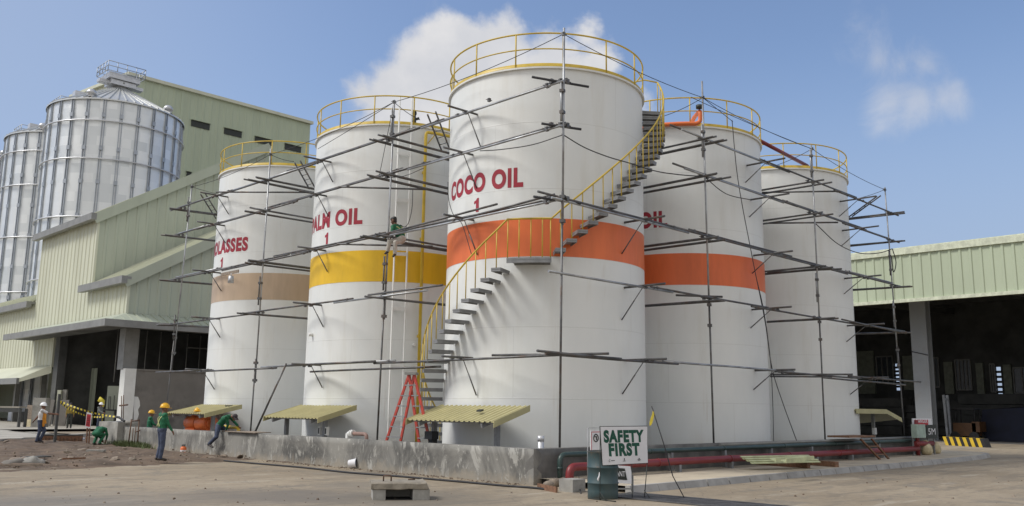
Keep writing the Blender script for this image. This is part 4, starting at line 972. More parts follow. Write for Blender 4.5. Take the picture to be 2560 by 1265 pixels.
# boards at the end of the pipes
yb_ = 14.3
def board(name, label, x0, y0, x1, y1, yy, m_, th=.03, cat='sign', parts=None, legs=True):
    a, b = PY(x0, y0, yy), PY(x1, y1, yy); t = thing(name, label, cat, ((a.x+b.x)/2, yy, 0)); mb = MB()
    mb.box((min(a.x, b.x), yy, b.z), (max(a.x, b.x), yy+th, a.z)); mb.build('panel', m_, t)
    if legs:
        mb = MB()
        for f in (.2, .8): x = a.x+(b.x-a.x)*f; mb.box((x-.03, yy+th, .15), (x+.03, yy+th+.05, a.z-.05))
        mb.build('leg', m_grey, t)
    return t, a, b
def flat_text(t, body, c, ux, w, h, m_, bold=.02, name='lettering', out=.004):
    """letters on a vertical board: ux = reading direction, pushed out of the face"""
    vs, fs = text_poly(body, bold, w, h); ux = V(ux).normalized(); nrm = V((ux.y, -ux.x, 0)); mb = MB(); c = V(c)
    mb.add([c+ux*v.x+V((0, 0, v.y))+nrm*out for v in vs], fs); return mb.build(name, m_, t)
t, a, b = board('danger_sign', 'white and red danger board half hidden behind a pale green box', 2281, 1046, 2331, 1083, 14.55, m_sigw)
mb = MB(); mb.box((a.x+.12*(b.x-a.x), 14.54, a.z-.58*(a.z-b.z)), (a.x+.8*(b.x-a.x), 14.549, a.z-.08*(a.z-b.z))); mb.build('red_panel', m_sigred, t)
flat_text(t, 'DANGER', ((a.x*.54+b.x*.46), 14.54, a.z-.3*(a.z-b.z)), (1, 0, 0), .6*(b.x-a.x), .15, m_sigw)
t, a, b = board('electric_box', 'pale green metal box on a stand in front of the danger board', 2291, 1061, 2315, 1094, 14.2, mat('box_pale_green', (.33, .42, .36), .5), .22, 'box')
t, a, b = board('distance_sign', 'dark board lettered 5M beside the pale green box', 2316, 1062, 2343, 1096, 14.3, m_sigdk, .04)
flat_text(t, '5M', ((a.x+b.x)/2, 14.3, b.z+.28*(a.z-b.z)), (1, 0, 0), .72*(b.x-a.x), .46*(a.z-b.z), m_sigw, .0)
m_sack = mat('cream_sacking', (.50, .43, .27), .85, 0, .2, 5)
for i, (x, y, w, h) in enumerate(((2315, 1137, .30, .5), (2343, 1134, .22, .4))):
    q = PZ(x, y, .15); mb = MB(); mb.ell(q+V((0, 0, h*.48)), (w, w*.8, h*.52), 18, 12); 
    for k in range(len(mb.v)):
        p = mb.v[k]; n = MN.noise(p*4+V((i*7, 0, 0))); mb.v[k] = p+(p-q-V((0, 0, h*.48)))*n*.35
        if mb.v[k].z < q.z: mb.v[k].z = q.z
    mb.tube([q+V((0, 0, h*.9)), q+V((.03, 0, h*1.12))], [w*.25, w*.4], 8)
    mb.build('sack', m_sack, label=('larger lumpy cream sack on the pavement below the 5M board', 'smaller cream sack right of the lumpy one on the pavement')[i], cat='sack', group='sacks at the pavement end')
# timber and sheet offcuts on the pavement
A1, A2 = PZ(1900, 1168, .16), PZ(2092, 1168, .16)
for i, (x0, y0, x1, y1, w) in enumerate(((1890, 1161, 2022, 1171, .16), (1990, 1160, 2093, 1168, .16))):
    a, b = PZ(x0, y0, .15), PZ(x1, y1, .15); mb = MB(); mb.bar(a+V((0, 0, .085)), b+V((0, 0, .085)), .15, .16); mb.build('timber', m_wood, label=('brown timber under the front of the green sheets', 'brown timber sticking out behind the green sheets at right')[i], cat='timber', group='timbers on the pavement')
m_sheetg = mat('pale_lime_sheet', (.50, .53, .30), .5)
sheets = [((1880, 1160), (2052, 1156), .33, .5), ((1940, 1156), (2036, 1151), .42, .24), ((1966, 1158), (2012, 1154), .47, .16)]
for i, (p, q, z, w) in enumerate(sheets):
    a, b = PZ(*p, z), PZ(*q, z); mb = MB(); d = (b-a).normalized(); n = V((-d.y*.95, d.x*.95, .3 if i == 0 else .42))
    if i == 0:
        for k in range(6):
            o, o2 = n*w*(k/6), n*w*((k+1)/6); h = .03*(k % 2); mb.hexa([a+o+V((0, 0, h)), b+o+V((0, 0, h)), b+o2+V((0, 0, h)), a+o2+V((0, 0, h)), a+o+V((0, 0, h+.02)), b+o+V((0, 0, h+.02)), b+o2+V((0, 0, h+.02)), a+o2+V((0, 0, h+.02))])
    else:
        mb.hexa([a, b, b+n*w, a+n*w, a+V((0, 0, .015)), b+V((0, 0, .015)), b+n*w+V((0, 0, .015)), a+n*w+V((0, 0, .015))]); mb.hexa([a+V((0, 0, .015)), b+V((0, 0, .015)), b+n*.02+V((0, 0, .015)), a+n*.02+V((0, 0, .015)), a+V((0, 0, .12)), b+V((0, 0, .12)), b+n*.02+V((0, 0, .12)), a+n*.02+V((0, 0, .12))])
    mb.build('roof_offcut', m_sheetg, label=('wide corrugated lime green sheet lying on the brown timbers', 'long lime green flashing strip on the corrugated sheet', 'short lime green flashing piece on top of the pile')[i], cat='metal sheet', group='sheet offcuts on the pavement')
# plank trestle leaning over the pipes
t = thing('plank_trestle', 'brown plank laid over the pipes with a slanting ladder leg', 'trestle', PY(2140, 1140, 14.0))
a, b = PY(2106, 1094, 14.3), PY(2172, 1093, 14.3); mb = MB(); mb.box((a.x, 14.05, a.z), (b.x, 14.85, a.z+.06)); mb.build('plank', m_wood, t)
a, b = PY(2152, 1098, 14.1), PY(2200, 1146, 13.9); b.z = .15; mb = MB(); mb.bar(a, b, .08, .04); a3, b3 = a+V((.9, 0, 0)), b+V((.75, 0, 0)); mb.bar(a3, b3, .08, .04)
for f in (.35, .75): mb.bar(a.lerp(b, f), a3.lerp(b3, f), .1, .03)
mb.build('leg', m_wood, t)
# ------------------------------------------------------------------ drum, signs
DR = PZ(1502, 1249, 0); DX = V((DR.x+.25, DR.y+.15, 0))
dr = thing('oil_drum', 'weathered blue green oil drum with rust at the rim, behind the safety banner', 'drum', DX)
def drum_mat():
    m, nt, bs = new_mat('weathered_drum_paint'); a = tex(nt, 2.2, 6, .65, (1, 1, .5)); b = tex(nt, 5, 5, .7)
    tc = nt.nodes.new('ShaderNodeTexCoord'); sp = nt.nodes.new('ShaderNodeSeparateXYZ'); nt.links.new(tc.outputs['Object'], sp.inputs[0])
    c = mixc(nt, ramp(nt, a, .35, .65), (.035, .07, .078), (.065, .095, .095)); z = math_(nt, 'ADD', sp.outputs[2], math_(nt, 'MULTIPLY', math_(nt, 'SUBTRACT', a, .5), .5))
    c = mixc(nt, math_(nt, 'MULTIPLY', ramp(nt, z, .86, 1.0), .85), c, (.17, .10, .055)); c = mixc(nt, math_(nt, 'MULTIPLY', ramp(nt, z, .08, -.04), .3), c, (.16, .10, .06)); c = mixc(nt, math_(nt, 'MULTIPLY', ramp(nt, b, .62, .7), .6), c, (.15, .085, .05))
    nt.links.new(c, bs.inputs['Base Color']); bs.inputs['Roughness'].default_value = .6; return m
rr = .31; hh = .93; mb = MB(); prof = [(rr-.01, 0), (rr, .01), (rr, .15)]
for z in (.31, .62): prof += [(rr, z-.02), (rr+.014, z-.008), (rr+.014, z+.008), (rr, z+.02)]
prof += [(rr, hh-.01), (rr+.012, hh), (rr-.012, hh), (rr-.014, hh-.02), (.01, hh-.02)]
mb.lathe(prof, DX, 40); m_drum = drum_mat(); mb.build('shell', m_drum, dr)
mb = MB(); mb.lathe([(.03, 0), (.03, .015), (.001, .015)], DX+V((.15, -.12, hh-.018)), 12, 0, False); mb.lathe([(.02, 0), (.02, .012), (.001, .012)], DX+V((-.17, .1, hh-.018)), 12, 0, False); mb.build('bung', m_sigdk, dr)
LA, LB = PZ(1499, 1251), PZ(1611, 1246)
# the banner stands just in front of the drum
off = (EYE-DX); off.z = 0; off.normalize()
LA = LA.copy(); LB = LA+(LB-LA).normalized()*1.0
def sg(x, y): return PV(x, y, LA, LB)
ux = (LB-LA); ux.z = 0; ux.normalize(); nb = V((ux.y, -ux.x, 0))
sf = thing('safety_banner', 'white banner on a wire frame lettered SAFETY FIRST in green', 'sign', LA)
tl, tr_, br, bl = sg(1501, 1067), sg(1618, 1066), sg(1619, 1157), sg(1507, 1163)
mb = MB(); N1, N2 = 14, 10; idx = {}
for s_ in (0, 1):
    for i in range(N1+1):
        for j in range(N2+1):
            u, v_ = i/N1, j/N2; p = (tl.lerp(tr_, u)).lerp(bl.lerp(br, u), v_); w = .006*MN.noise((u*4, v_*3, 2))+.004*sin(u*9+v_*5)
            idx[s_, i, j] = len(mb.v); mb.v.append(p+nb*(w+(.003 if s_ else -.003)))
for i in range(N1):
    for j in range(N2):
        mb.f.append([idx[1, i, j], idx[1, i, j+1], idx[1, i+1, j+1], idx[1, i+1, j]]); mb.f.append([idx[0, i, j], idx[0, i+1, j], idx[0, i+1, j+1], idx[0, i, j+1]]); mb.m += [0, 0]; mb.sm += [True, True]
mb.build('banner', m_sigw, sf)
mb = MB(); e = nb*-.012
for a, b in ((tl, tr_), (tr_, br), (br, bl), (bl, tl)): mb.tube([a+e+(a-(tl+br)/2)*.012, b+e+(b-(tl+br)/2)*.012], .009, 6)
ls, rs = sg(1500, 1251), sg(1611, 1246); mb.tube([tl+e, V((ls.x, ls.y, 0))], .008, 6); mb.tube([br+e, V((rs.x, rs.y, .0))], .009, 6); mb.tube([br+e+(bl-br)*.35, V((rs.x, rs.y, .0))+(ls-rs)*.28], .008, 6)
for q in (ls, rs): mb.tube([V((q.x, q.y, .012))-nb*.35-ux*.05, V((q.x, q.y, .012))+nb*.4+ux*.1], .011, 6); mb.tube([V((q.x, q.y, .16)), V((q.x, q.y, .012))+nb*.2], .007, 5)
mb.build('frame', m_sigdk, sf)
W_ = (tr_-tl).length; Hh = (tl-bl).length
def bt(body, cx, cy, w, h, bold, m_=m_siggr, name='lettering'):
    c = tl.lerp(tr_, cx).lerp(bl.lerp(br, cx), cy); rd = (tr_-tl).normalized(); vs, fs = text_poly(body, bold, w*W_, h*Hh); mb = MB(); dn = (bl-tl).normalized()
    def wv_(p):
        u = (p-tl).dot(rd)/W_; q = (p-tl).dot(dn)/Hh; return .006*MN.noise((u*4, q*3, 2))+.004*sin(u*9+q*5)+.0065
    mb.add([(lambda p: p+nb*wv_(p))(c+rd*v.x-dn*v.y) for v in vs], fs); return mb.build(name, m_, sf)
bt('SAFETY', .49, .43, .86, .34, .06); bt('FIRST', .49, .79, .66, .35, .06)
for cx, s in ((.15, 0), (.47, 1), (.80, 2)):
    mb = MB(); c = tl.lerp(tr_, cx).lerp(bl.lerp(br, cx), .89); rd = (tr_-tl).normalized(); e_ = nb*.016
    if s == 0: 
        pts = [c+rd*(.022*cos(a))+V((0, 0, .022*sin(a)))+e_ for a in [radians(60+k*26) for k in range(10)]]
        mb.tube(pts, .004, 5); mb.obox(c+rd*.075+e_, rd*.045, nb*.001, (0, 0, .006))
    elif s == 1: mb.obox(c+e_+V((0, 0, .015)), rd*.009, nb*.001, (0, 0, .022)); mb.obox(c+e_-V((0, 0, .02)), rd*.035, nb*.001, (0, 0, .004))
    else: mb.ell(c+e_+V((0, 0, .012)), (.012, .012, .014), 8, 6); mb.obox(c+e_-V((0, 0, .01)), rd*.045, nb*.001, (0, 0, .004)); mb.obox(c+e_-V((0, 0, .022)), rd*.025, nb*.001, (0, 0, .003))
    mb.build('emblem', m_sigdk, sf)
mb = MB(); q = sg(1497, 1180); mb.tube([q+nb*.02, q+nb*.03+V((.0, .0, -.07))-ux*.01, q+nb*.02+V((0, 0, -.14))-ux*.035, q+nb*.02+V((0, 0, -.18))-ux*.03], [.004, .014, .02, .004], 6)
mb.build('knotted_rag', m_sigw, label='small white rag knotted on the banner leg in front of the drum', cat='rag')
# the lower board behind the drum, lettered ...ANT
AA, AB = PZ(1530, 1234), PZ(1584, 1240)
aa = V((DX.x+.35, DX.y-.45, 0)); t = thing('low_sign', 'low dark board with white edge showing the letters ANT behind the drum', 'sign', (15.1, 11.9, 0))
la, lb = V((15.35, 12.35, 0)), V((15.75, 11.75, 0))
def lp(x, y): return PV(x, y, la, lb)
u2 = (lb-la).normalized(); n2 = V((u2.y, -u2.x, 0))
a, b, c_, d_ = lp(1534, 1163), lp(1576, 1166), lp(1584, 1210), lp(1536, 1207)
mb = MB(); mb.add([q+n2*s for s in (.012, -.012) for q in (a, b, c_, d_)], [(0, 3, 2, 1), (4, 5, 6, 7), (0, 1, 5, 4), (1, 2, 6, 5), (2, 3, 7, 6), (3, 0, 4, 7)]); mb.build('panel', m_sigw, t)
mb = MB(); P = [lp(1537, 1169), lp(1562, 1171), lp(1568, 1200), lp(1539, 1198)]; mb.add([q+n2*.016 for q in P], [(0, 3, 2, 1)]); mb.build('dark_field', m_sigdk, t)
q = lp(1552, 1191); vs, fs = text_poly('ANT', .01, (lp(1562, 1190)-lp(1540, 1190)).length, .11); mb = MB(); mb.add([q+u2*v.x+V((0, 0, v.y))+n2*.02 for v in vs], fs); mb.build('lettering', m_sigw, t)
mb = MB()
for x in (1540, 1581): q = lp(x, 1200); mb.bar((q.x, q.y, 0), (q.x, q.y, q.z+.1), .035, .035); mb.bar((q.x-.3, q.y+.2, .02), (q.x+.3, q.y-.2, .02), .03, .03)
mb.bar(lp(1540, 1222), lp(1583, 1222), .03, .03); mb.build('stand', m_trim, t)
# white sign with a circled arrow
t = thing('arrow_sign', 'white sign with red border and a circled arrow left of the safety banner', 'sign', (16.0, 13.6, 0)); yy = 13.75
a, b = PY(1477, 1076, yy), PY(1512, 1124, yy); mb = MB(); mb.box((a.x, yy, b.z), (b.x, yy+.02, a.z)); mb.build('panel', m_sigw, t)
mb = MB(); 
for (p, q) in (((a.x+.02, a.z-.03), (a.x+.035, b.z)), ((a.x+.02, a.z-.03), (b.x-.02, a.z-.045))): mb.box((p[0], yy-.004, min(p[1], q[1])), (q[0], yy, max(p[1], q[1])))
mb.build('red_border', m_sigred, t)
c = PY(1490, 1095, yy-.005); mb = MB(); R_ = .085; mb.tube([c+V((R_*cos(k*.3), 0, R_*sin(k*.3))) for k in range(21)], .013, 6, closed=True); mb.bar(c+V((.02, 0, -.05)), c+V((.02, 0, .03)), .02, .022); mb.bar(c+V((.03, 0, .03)), c+V((-.05, 0, .03)), .02, .022); mb.build('arrow_mark', m_sigdk, t)
mb = MB(); a2, b2 = PY(1469, 1070, yy+.03), PY(1520, 1071, yy+.03); mb.tube([(a2.x, yy+.03, .0), (a2.x, yy+.03, a2.z), (b2.x, yy+.03, a2.z), (b2.x, yy+.03, .0)], .014, 6); mb.build('stand', m_grey, t)
# flag stick
pts = [PZ(1712, 1247), PV(1682, 1190, PZ(1712, 1247), PZ(1660, 1250)), PV(1660, 1112, PZ(1712, 1247), PZ(1660, 1250)), PV(1629, 1015, PZ(1712, 1247), PZ(1660, 1250))]
t = thing('flag_stick', 'thin bent rod with a yellow strip of tape tied at its top', 'flag', pts[0]); mb = MB(); mb.tube(pts, .011, 6); mb.build('rod', m_rope, t)
mb = MB(); q = pts[-1]+(pts[-2]-pts[-1])*.12; dd = V((-.02, .02, 0)); sgn = V((sin(TH), -cos(TH), 0))
S = [(0, 0), (-.0, -.08), (-.025, -.16), (-.05, -.25), (-.065, -.3)]; wv = [.008, .022, .03, .028, .012]
for k in range(4):
    a, b = q+sgn*S[k][0]+V((0, 0, S[k][1])), q+sgn*S[k+1][0]+V((0, 0, S[k+1][1])); mb.hexa([a-sgn*wv[k]-fw*.006, a+sgn*wv[k]-fw*.006, a+sgn*wv[k]+fw*.006, a-sgn*wv[k]+fw*.006, b-sgn*wv[k+1]-fw*.006, b+sgn*wv[k+1]-fw*.006, b+sgn*wv[k+1]+fw*.006, b-sgn*wv[k+1]+fw*.006])
mb.build('tape_strip', m_yblack, t)
# drain grate across the yard, seen at the bottom right
ga, gb, gc, gd = PZ(1575, 1233), PZ(1990, 1270), PZ(1830, 1272), PZ(1530, 1244)
mb = MB(); mb.add([V((q.x, q.y, .006)) for q in (gd, gc, gb, ga)], [(0, 1, 2, 3)]); n = 90
fr = thing('drain_grate', 'long dark steel drain grate set in the yard beside the drum', 'drain', (ga+gc)/2); mb.build('channel', m_blk, fr)
mb = MB()
for k in range(n+1): a, b = ga.lerp(gb, k/n), gd.lerp(gc, k/n); mb.bar(a+V((0, 0, .018)), b+V((0, 0, .018)), .014, .02)
for a, b in ((ga, gb), (gd, gc), (ga.lerp(gd, .33), gb.lerp(gc, .33)), (ga.lerp(gd, .66), gb.lerp(gc, .66))): mb.bar(a+V((0, 0, .02)), b+V((0, 0, .02)), .03, .025)
mb.build('bars', mat('grate_steel', (.13, .13, .135), .6, .3, .3, 3), fr)
# concrete drain box in the foreground
A, B = PZ(932, 1251), PZ(1074, 1250); u3 = (B-A).normalized(); n3 = V((-u3.y, u3.x, 0)); L3 = (B-A).length; hz = .3
db = thing('drain_box', 'low concrete drain box with a dark slot and an iron handle in the yard', 'drain', A.lerp(B, .5))
mb = MB(); P = lambda u, n, z: A+u3*u+n3*n+V((0, 0, z))
def bx(u0, u1, n0, n1, z0, z1, j=.0):
    mb.hexa([P(u0, n0, z0), P(u1, n0, z0), P(u1, n1, z0), P(u0, n1, z0), P(u0+j, n0+j, z1), P(u1-j, n0+j, z1), P(u1-j, n1, z1), P(u0+j, n1, z1)])
w1 = L3*.22; w2 = L3*.70; dp = .75
bx(0, w1, 0, dp, 0, .2); bx(w2, L3, 0, dp, 0, .2); bx(w1, w2, dp-.12, dp, 0, .2)
mb.build('base', m_conc, db)
mb = MB(); nx = 16
V0 = len(mb.v); rows = [(0.0, .2), (-.03, .215), (-.03, .31), (0, .335), (dp*.5, .345), (dp, .34), (dp, .2)]
for i in range(nx+1):
    for (n, z) in rows:
        u = -.04+(L3+.02)*i/nx; j = .02*MN.noise((u*5, n*5, z*9)); mb.v.append(P(u+(0.05 if i == nx and z > .3 else 0)*-1, n+j, z+j*.8))
k = len(rows)
for i in range(nx):
    for r_ in range(k-1): mb.f.append([i*k+r_, (i+1)*k+r_, (i+1)*k+r_+1, i*k+r_+1]); mb.m.append(0); mb.sm.append(False)
mb.f.append(list(range(k))); mb.f.append([nx*k+r_ for r_ in range(k)][::-1]); mb.m += [0, 0]; mb.sm += [False, False]
mb.build('lid', mat('mossy_concrete', (.30, .265, .21), .95, 0, .3, 4, (.10, .095, .085), .75, 4, bmp=.5), db)
mb = MB(); bx(w1, w2, .1, dp-.12, .002, .01); mb.build('slot_floor', m_blk, db)
for u, n in ((.28, .25), (.78, .5)):
    mb = MB(); mb.tube([P(u-.075, n, .32), P(u-.075, n, .43), P(u-.06, n, .445), P(u+.06, n, .445), P(u+.075, n, .43), P(u+.075, n, .32)] if u < .5 else [P(u-.07, n, .35), P(u+.07, n+.01, .352)], .016, 6); mb.build('handle', m_rust, db)
rope([PZ(x, y, .025) for x, y in ((560, 1152), (620, 1157), (760, 1169), (870, 1181), (1000, 1191), (1150, 1204), (1260, 1214), (1330, 1219), (1372, 1224))], 'long black hose lying on the ground along the pale wall', .026, 'hose', m_blk, 'hose')
# bricks, boards and blocks where the pipes enter the ground
for i, (x, y, s, lab) in enumerate(((1385, 1216, .16, 'rough pale lump of rubble behind the green pipe'), (1412, 1212, .12, 'smaller pale lump of rubble between the two pipes'), (1370, 1221, .1, 'small broken lump at the wall corner'))):
    q = PZ(x, y); mb = MB(); mb.ell(q+V((0, 0, s*.5)), (s*1.3, s, s*.8), 12, 8)
    for k in range(len(mb.v)): p = mb.v[k]; mb.v[k] = p+(p-q)*MN.noise(p*5)*.5; mb.v[k].z = max(0, mb.v[k].z)
    mb.build('rubble_lump', m_rock, label=lab, cat='rubble')
a, b = PZ(1345, 1222), PZ(1392, 1232); mb = MB(); mb.bar(a+V((0, 0, .06)), b+V((0, 0, .06)), .04, .12); mb.build('board', m_wood, label='short brown board lying at the corner of the wall', cat='board')
q = PZ(1445, 1233); mb = MB(); mb.box((q.x, q.y+.15, 0), (q.x+.42, q.y+.55, .27)); mb.build('concrete_block', m_conc, label='grey concrete block behind the drum by the red pipe', cat='block')
mb = MB(); a, b = PZ(1452, 1235), PY(1447, 1190, 14.2); mb.tube([a, b], .012, 6); mb.build('thin_stake', m_rope, label='thin dark stake leaning on the red pipe left of the drum', cat='stake')
# things on or behind the pale wall
q = PX(1352, 1117, 16.3); mb = MB(); mb.tube([(16.3, q.y, .0), (16.3, q.y, 1.12)], .075, 12); mb.tube([(16.3, q.y, 1.0), (16.3, q.y, 1.13)], .085, 12); mb.build('pipe_stub', m_sil, label='short silver pipe stub standing behind the wall near the corner', cat='pipe')
def wall_pipe(label, px0, px1, m_, X=16.05, m2=m_white):
    a, b = PX(*px0, X), PX(*px1, X); b.z = a.z; t = thing('valve_pipe', label, 'pipe', a.lerp(b, .5)-V((0, 0, .2))); c = V((b.x, b.y, b.z)); mb = MB()
    mb.tube([a]+arc(c, c+(a-c).normalized()*.14, c-V((0, 0, .14)))+[c-V((0, 0, .6))], .058, 10); mb.build('pipe', m_, t)
    d = (a-b).normalized(); mb = MB(); mb.tube([a, a+d*.05], .11, 14); mb.tube([a+d*.09, a+d*.14], .11, 14); mb.tube([a+d*.0, a+d*.3], .05, 10); mb.bar(a+d*.3-V((0, 0, .6)), a+d*.3, .1, .1); mb.build('flange', m2, t); return t
wall_pipe('yellow bent pipe with white flange by the climbing worker', (560, 1067), (597, 1069), m_yelpipe)
wall_pipe('rusty grey bent pipe with white flange behind the wall at the middle', (884, 1084), (917, 1086), mat('rusty_grey_pipe', (.27, .17, .14), .6))
a, b = PX(572, 1082, 15.75), PX(648, 1085, 15.75); mb = MB(); mb.hexa([(15.6, b.y, WZ+.02), (16.2, b.y, WZ+.03), (16.2, a.y, WZ+.03), (15.6, a.y, WZ+.02), (15.6, b.y, WZ+.045), (16.2, b.y, WZ+.055), (16.2, a.y, WZ+.055), (15.6, a.y, WZ+.045)]); mb.build('board', m_plank, label='grey board lying flat on top of the pale wall', cat='board')
# red step ladder behind the wall
sl_ = thing('step_ladder', 'tall red A-frame step ladder standing behind the wall by the yellow pipe', 'ladder', (16.6, PX(1015, 1090, 16.6).y, 0))
XL = 16.35; top = PX(1029, 935, XL); fl0, fl1 = PX(968, 1101, XL), PX(1000, 1101, XL); 
bl0, bl1 = PX(1049, 1100, XL+.1), PX(1073, 1104, XL+.1)
def gpt(top, p, z=.03): d = p-top; return top+d*((z-top.z)/d.z)
fb0, fb1, bb0, bb1 = gpt(top, fl0), gpt(top, fl1), gpt(top, bl0), gpt(top, bl1)
def prl(a, b): return a.lerp(b, .0)
for nm, A0, A1, tw, m_ in (('front_rails', fb0, fb1, .1, m_redladder), ('rear_rails', bb0, bb1, .1, m_redladder)):
    ax = (A1-A0).normalized(); ta, tb_ = top-ax*.12+V((0, 0, -.02)), top+ax*.12+V((0, 0, -.02)); mb = MB(); mb.bar(A0, ta, .04, .085); mb.bar(A1, tb_, .04, .085); mb.build(nm, m_, sl_)
    for k in range(1, 9): f = k/9; mb = MB(); mb.bar(A0.lerp(ta, f), A1.lerp(tb_, f), .075, .03); mb.build('step', m_grey, sl_)
mb = MB(); mb.obox(top+V((0, 0, .01)), (.12, .08, 0), (-.09, .14, 0), (0, 0, .035)); mb.build('cap', m_trim, sl_)
mb = MB(); mb.bar(fb1.lerp(top, .42), bb0.lerp(top, .42), .02, .02); mb.build('spreader', m_trim, sl_)
# bucket, orange jug
q = PZ(872, 1171); bu = thing('bucket', 'tipped white and blue bucket at the foot of the pale wall', 'bucket', q); ax = V((.55, -.8, .12)).normalized(); mb = MB(); mb.tube([q+V((0, 0, .13)), q+V((0, 0, .13))+ax*.24], [.11, .135], 18, cap=False); mb.tube([q+V((0, 0, .13)), q+V((0, 0, .13))+ax*.01], .108, 18); mb.build('body', m_sigw, bu)
mb = MB(); mb.tube([q+V((0, 0, .13))+ax*.02, q+V((0, 0, .13))+ax*.2], [.102, .12], 18); mb.build('contents', mat('blue_paint', (.05, .12, .3), .5), bu)
q = PX(458, 1130, 15.5); q.z = 0.02; jg = thing('jug', 'small orange and white water jug at the foot of the pale wall', 'jug', q); mb = MB(); mb.lathe([(.0, 0), (.105, 0), (.11, .02), (.11, .17), (.08, .21), (.04, .22)], q, 18); mb.build('body', m_orange, jg); mb = MB(); mb.lathe([(.1115, .03), (.1115, .09)], q, 18); mb.build('band', m_sigw, jg); mb = MB(); mb.lathe([(.05, .22), (.05, .26), (.0, .265)], q, 14); mb.tube([q+V((-.06, 0, .2)), q+V((-.06, 0, .29)), q+V((.06, 0, .29)), q+V((.06, 0, .2))], .01, 6); mb.build('cap', m_blk, jg)
# helmets lying on the left shelter, beam offcut
def helmet_mb(c, fdir, upd=(0, 0, 1), s=1.0):
    c, f, u = V(c), V(fdir).normalized(), V(upd).normalized(); r_ = f.cross(u).normalized(); f = u.cross(r_); mb = MB(); n, k = 18, 7; b = 0
    for i in range(k+1):
        t = (pi/2)*i/k
        for j in range(n):
            a = 2*pi*j/n; R_ = (.118*s*cos(t), .145*s*cos(t)); mb.v.append(c+r_*(R_[0]*cos(a))+f*(R_[1]*sin(a))+u*(.135*s*sin(t)))
    for i in range(k):
        for j in range(n): mb.f.append([i*n+j, i*n+(j+1) % n, (i+1)*n+(j+1) % n, (i+1)*n+j]); mb.m.append(0); mb.sm.append(True)
    b = len(mb.v); prof = []
    for j in range(n):
        a = 2*pi*j/n; br_ = .012+(.055 if sin(a) > .25 else 0)*min(1, max(0, (sin(a)-.25)*2)); d = r_*cos(a)*(.118*s+br_)+f*sin(a)*(.145*s+br_); i_ = r_*cos(a)*.112*s+f*sin(a)*.138*s
        mb.v += [c+i_+u*.004, c+d-u*.006, c+d+u*.004]
    for j in range(n):
        j2 = (j+1) % n
        for p_, q_ in ((0, 1), (1, 2), (2, 0)): mb.f.append([b+j*3+p_, b+j*3+q_, b+j2*3+q_, b+j2*3+p_]); mb.m.append(0); mb.sm.append(False)
    mb.tube([c+f*(.14*s*cos(t))+u*(.142*s*sin(t)) for t in [pi*k_/10 for k_ in range(1, 10)]], .012, 6); return mb
q = PX(495, 1035, 16.25); zr = d1[2]+.35*(16.25-15.95)/1.5+.035; hm = helmet_mb((16.2, q.y, zr), (0, -1, .1)); hm.build('safety_helmet', m_hat_y, label='yellow safety helmet resting on the left shelter roof', cat='helmet')
mb = MB(); q = PX(572, 1017, 17.2); mb.obox(q+V((0, 0, .03)), (.05, .02, 0), (-.02, .2, 0), (0, 0, .03)); mb.build('loose_bracket', m_sigdk, label='dark bracket lying at the top edge of the left shelter roof', cat='bracket')
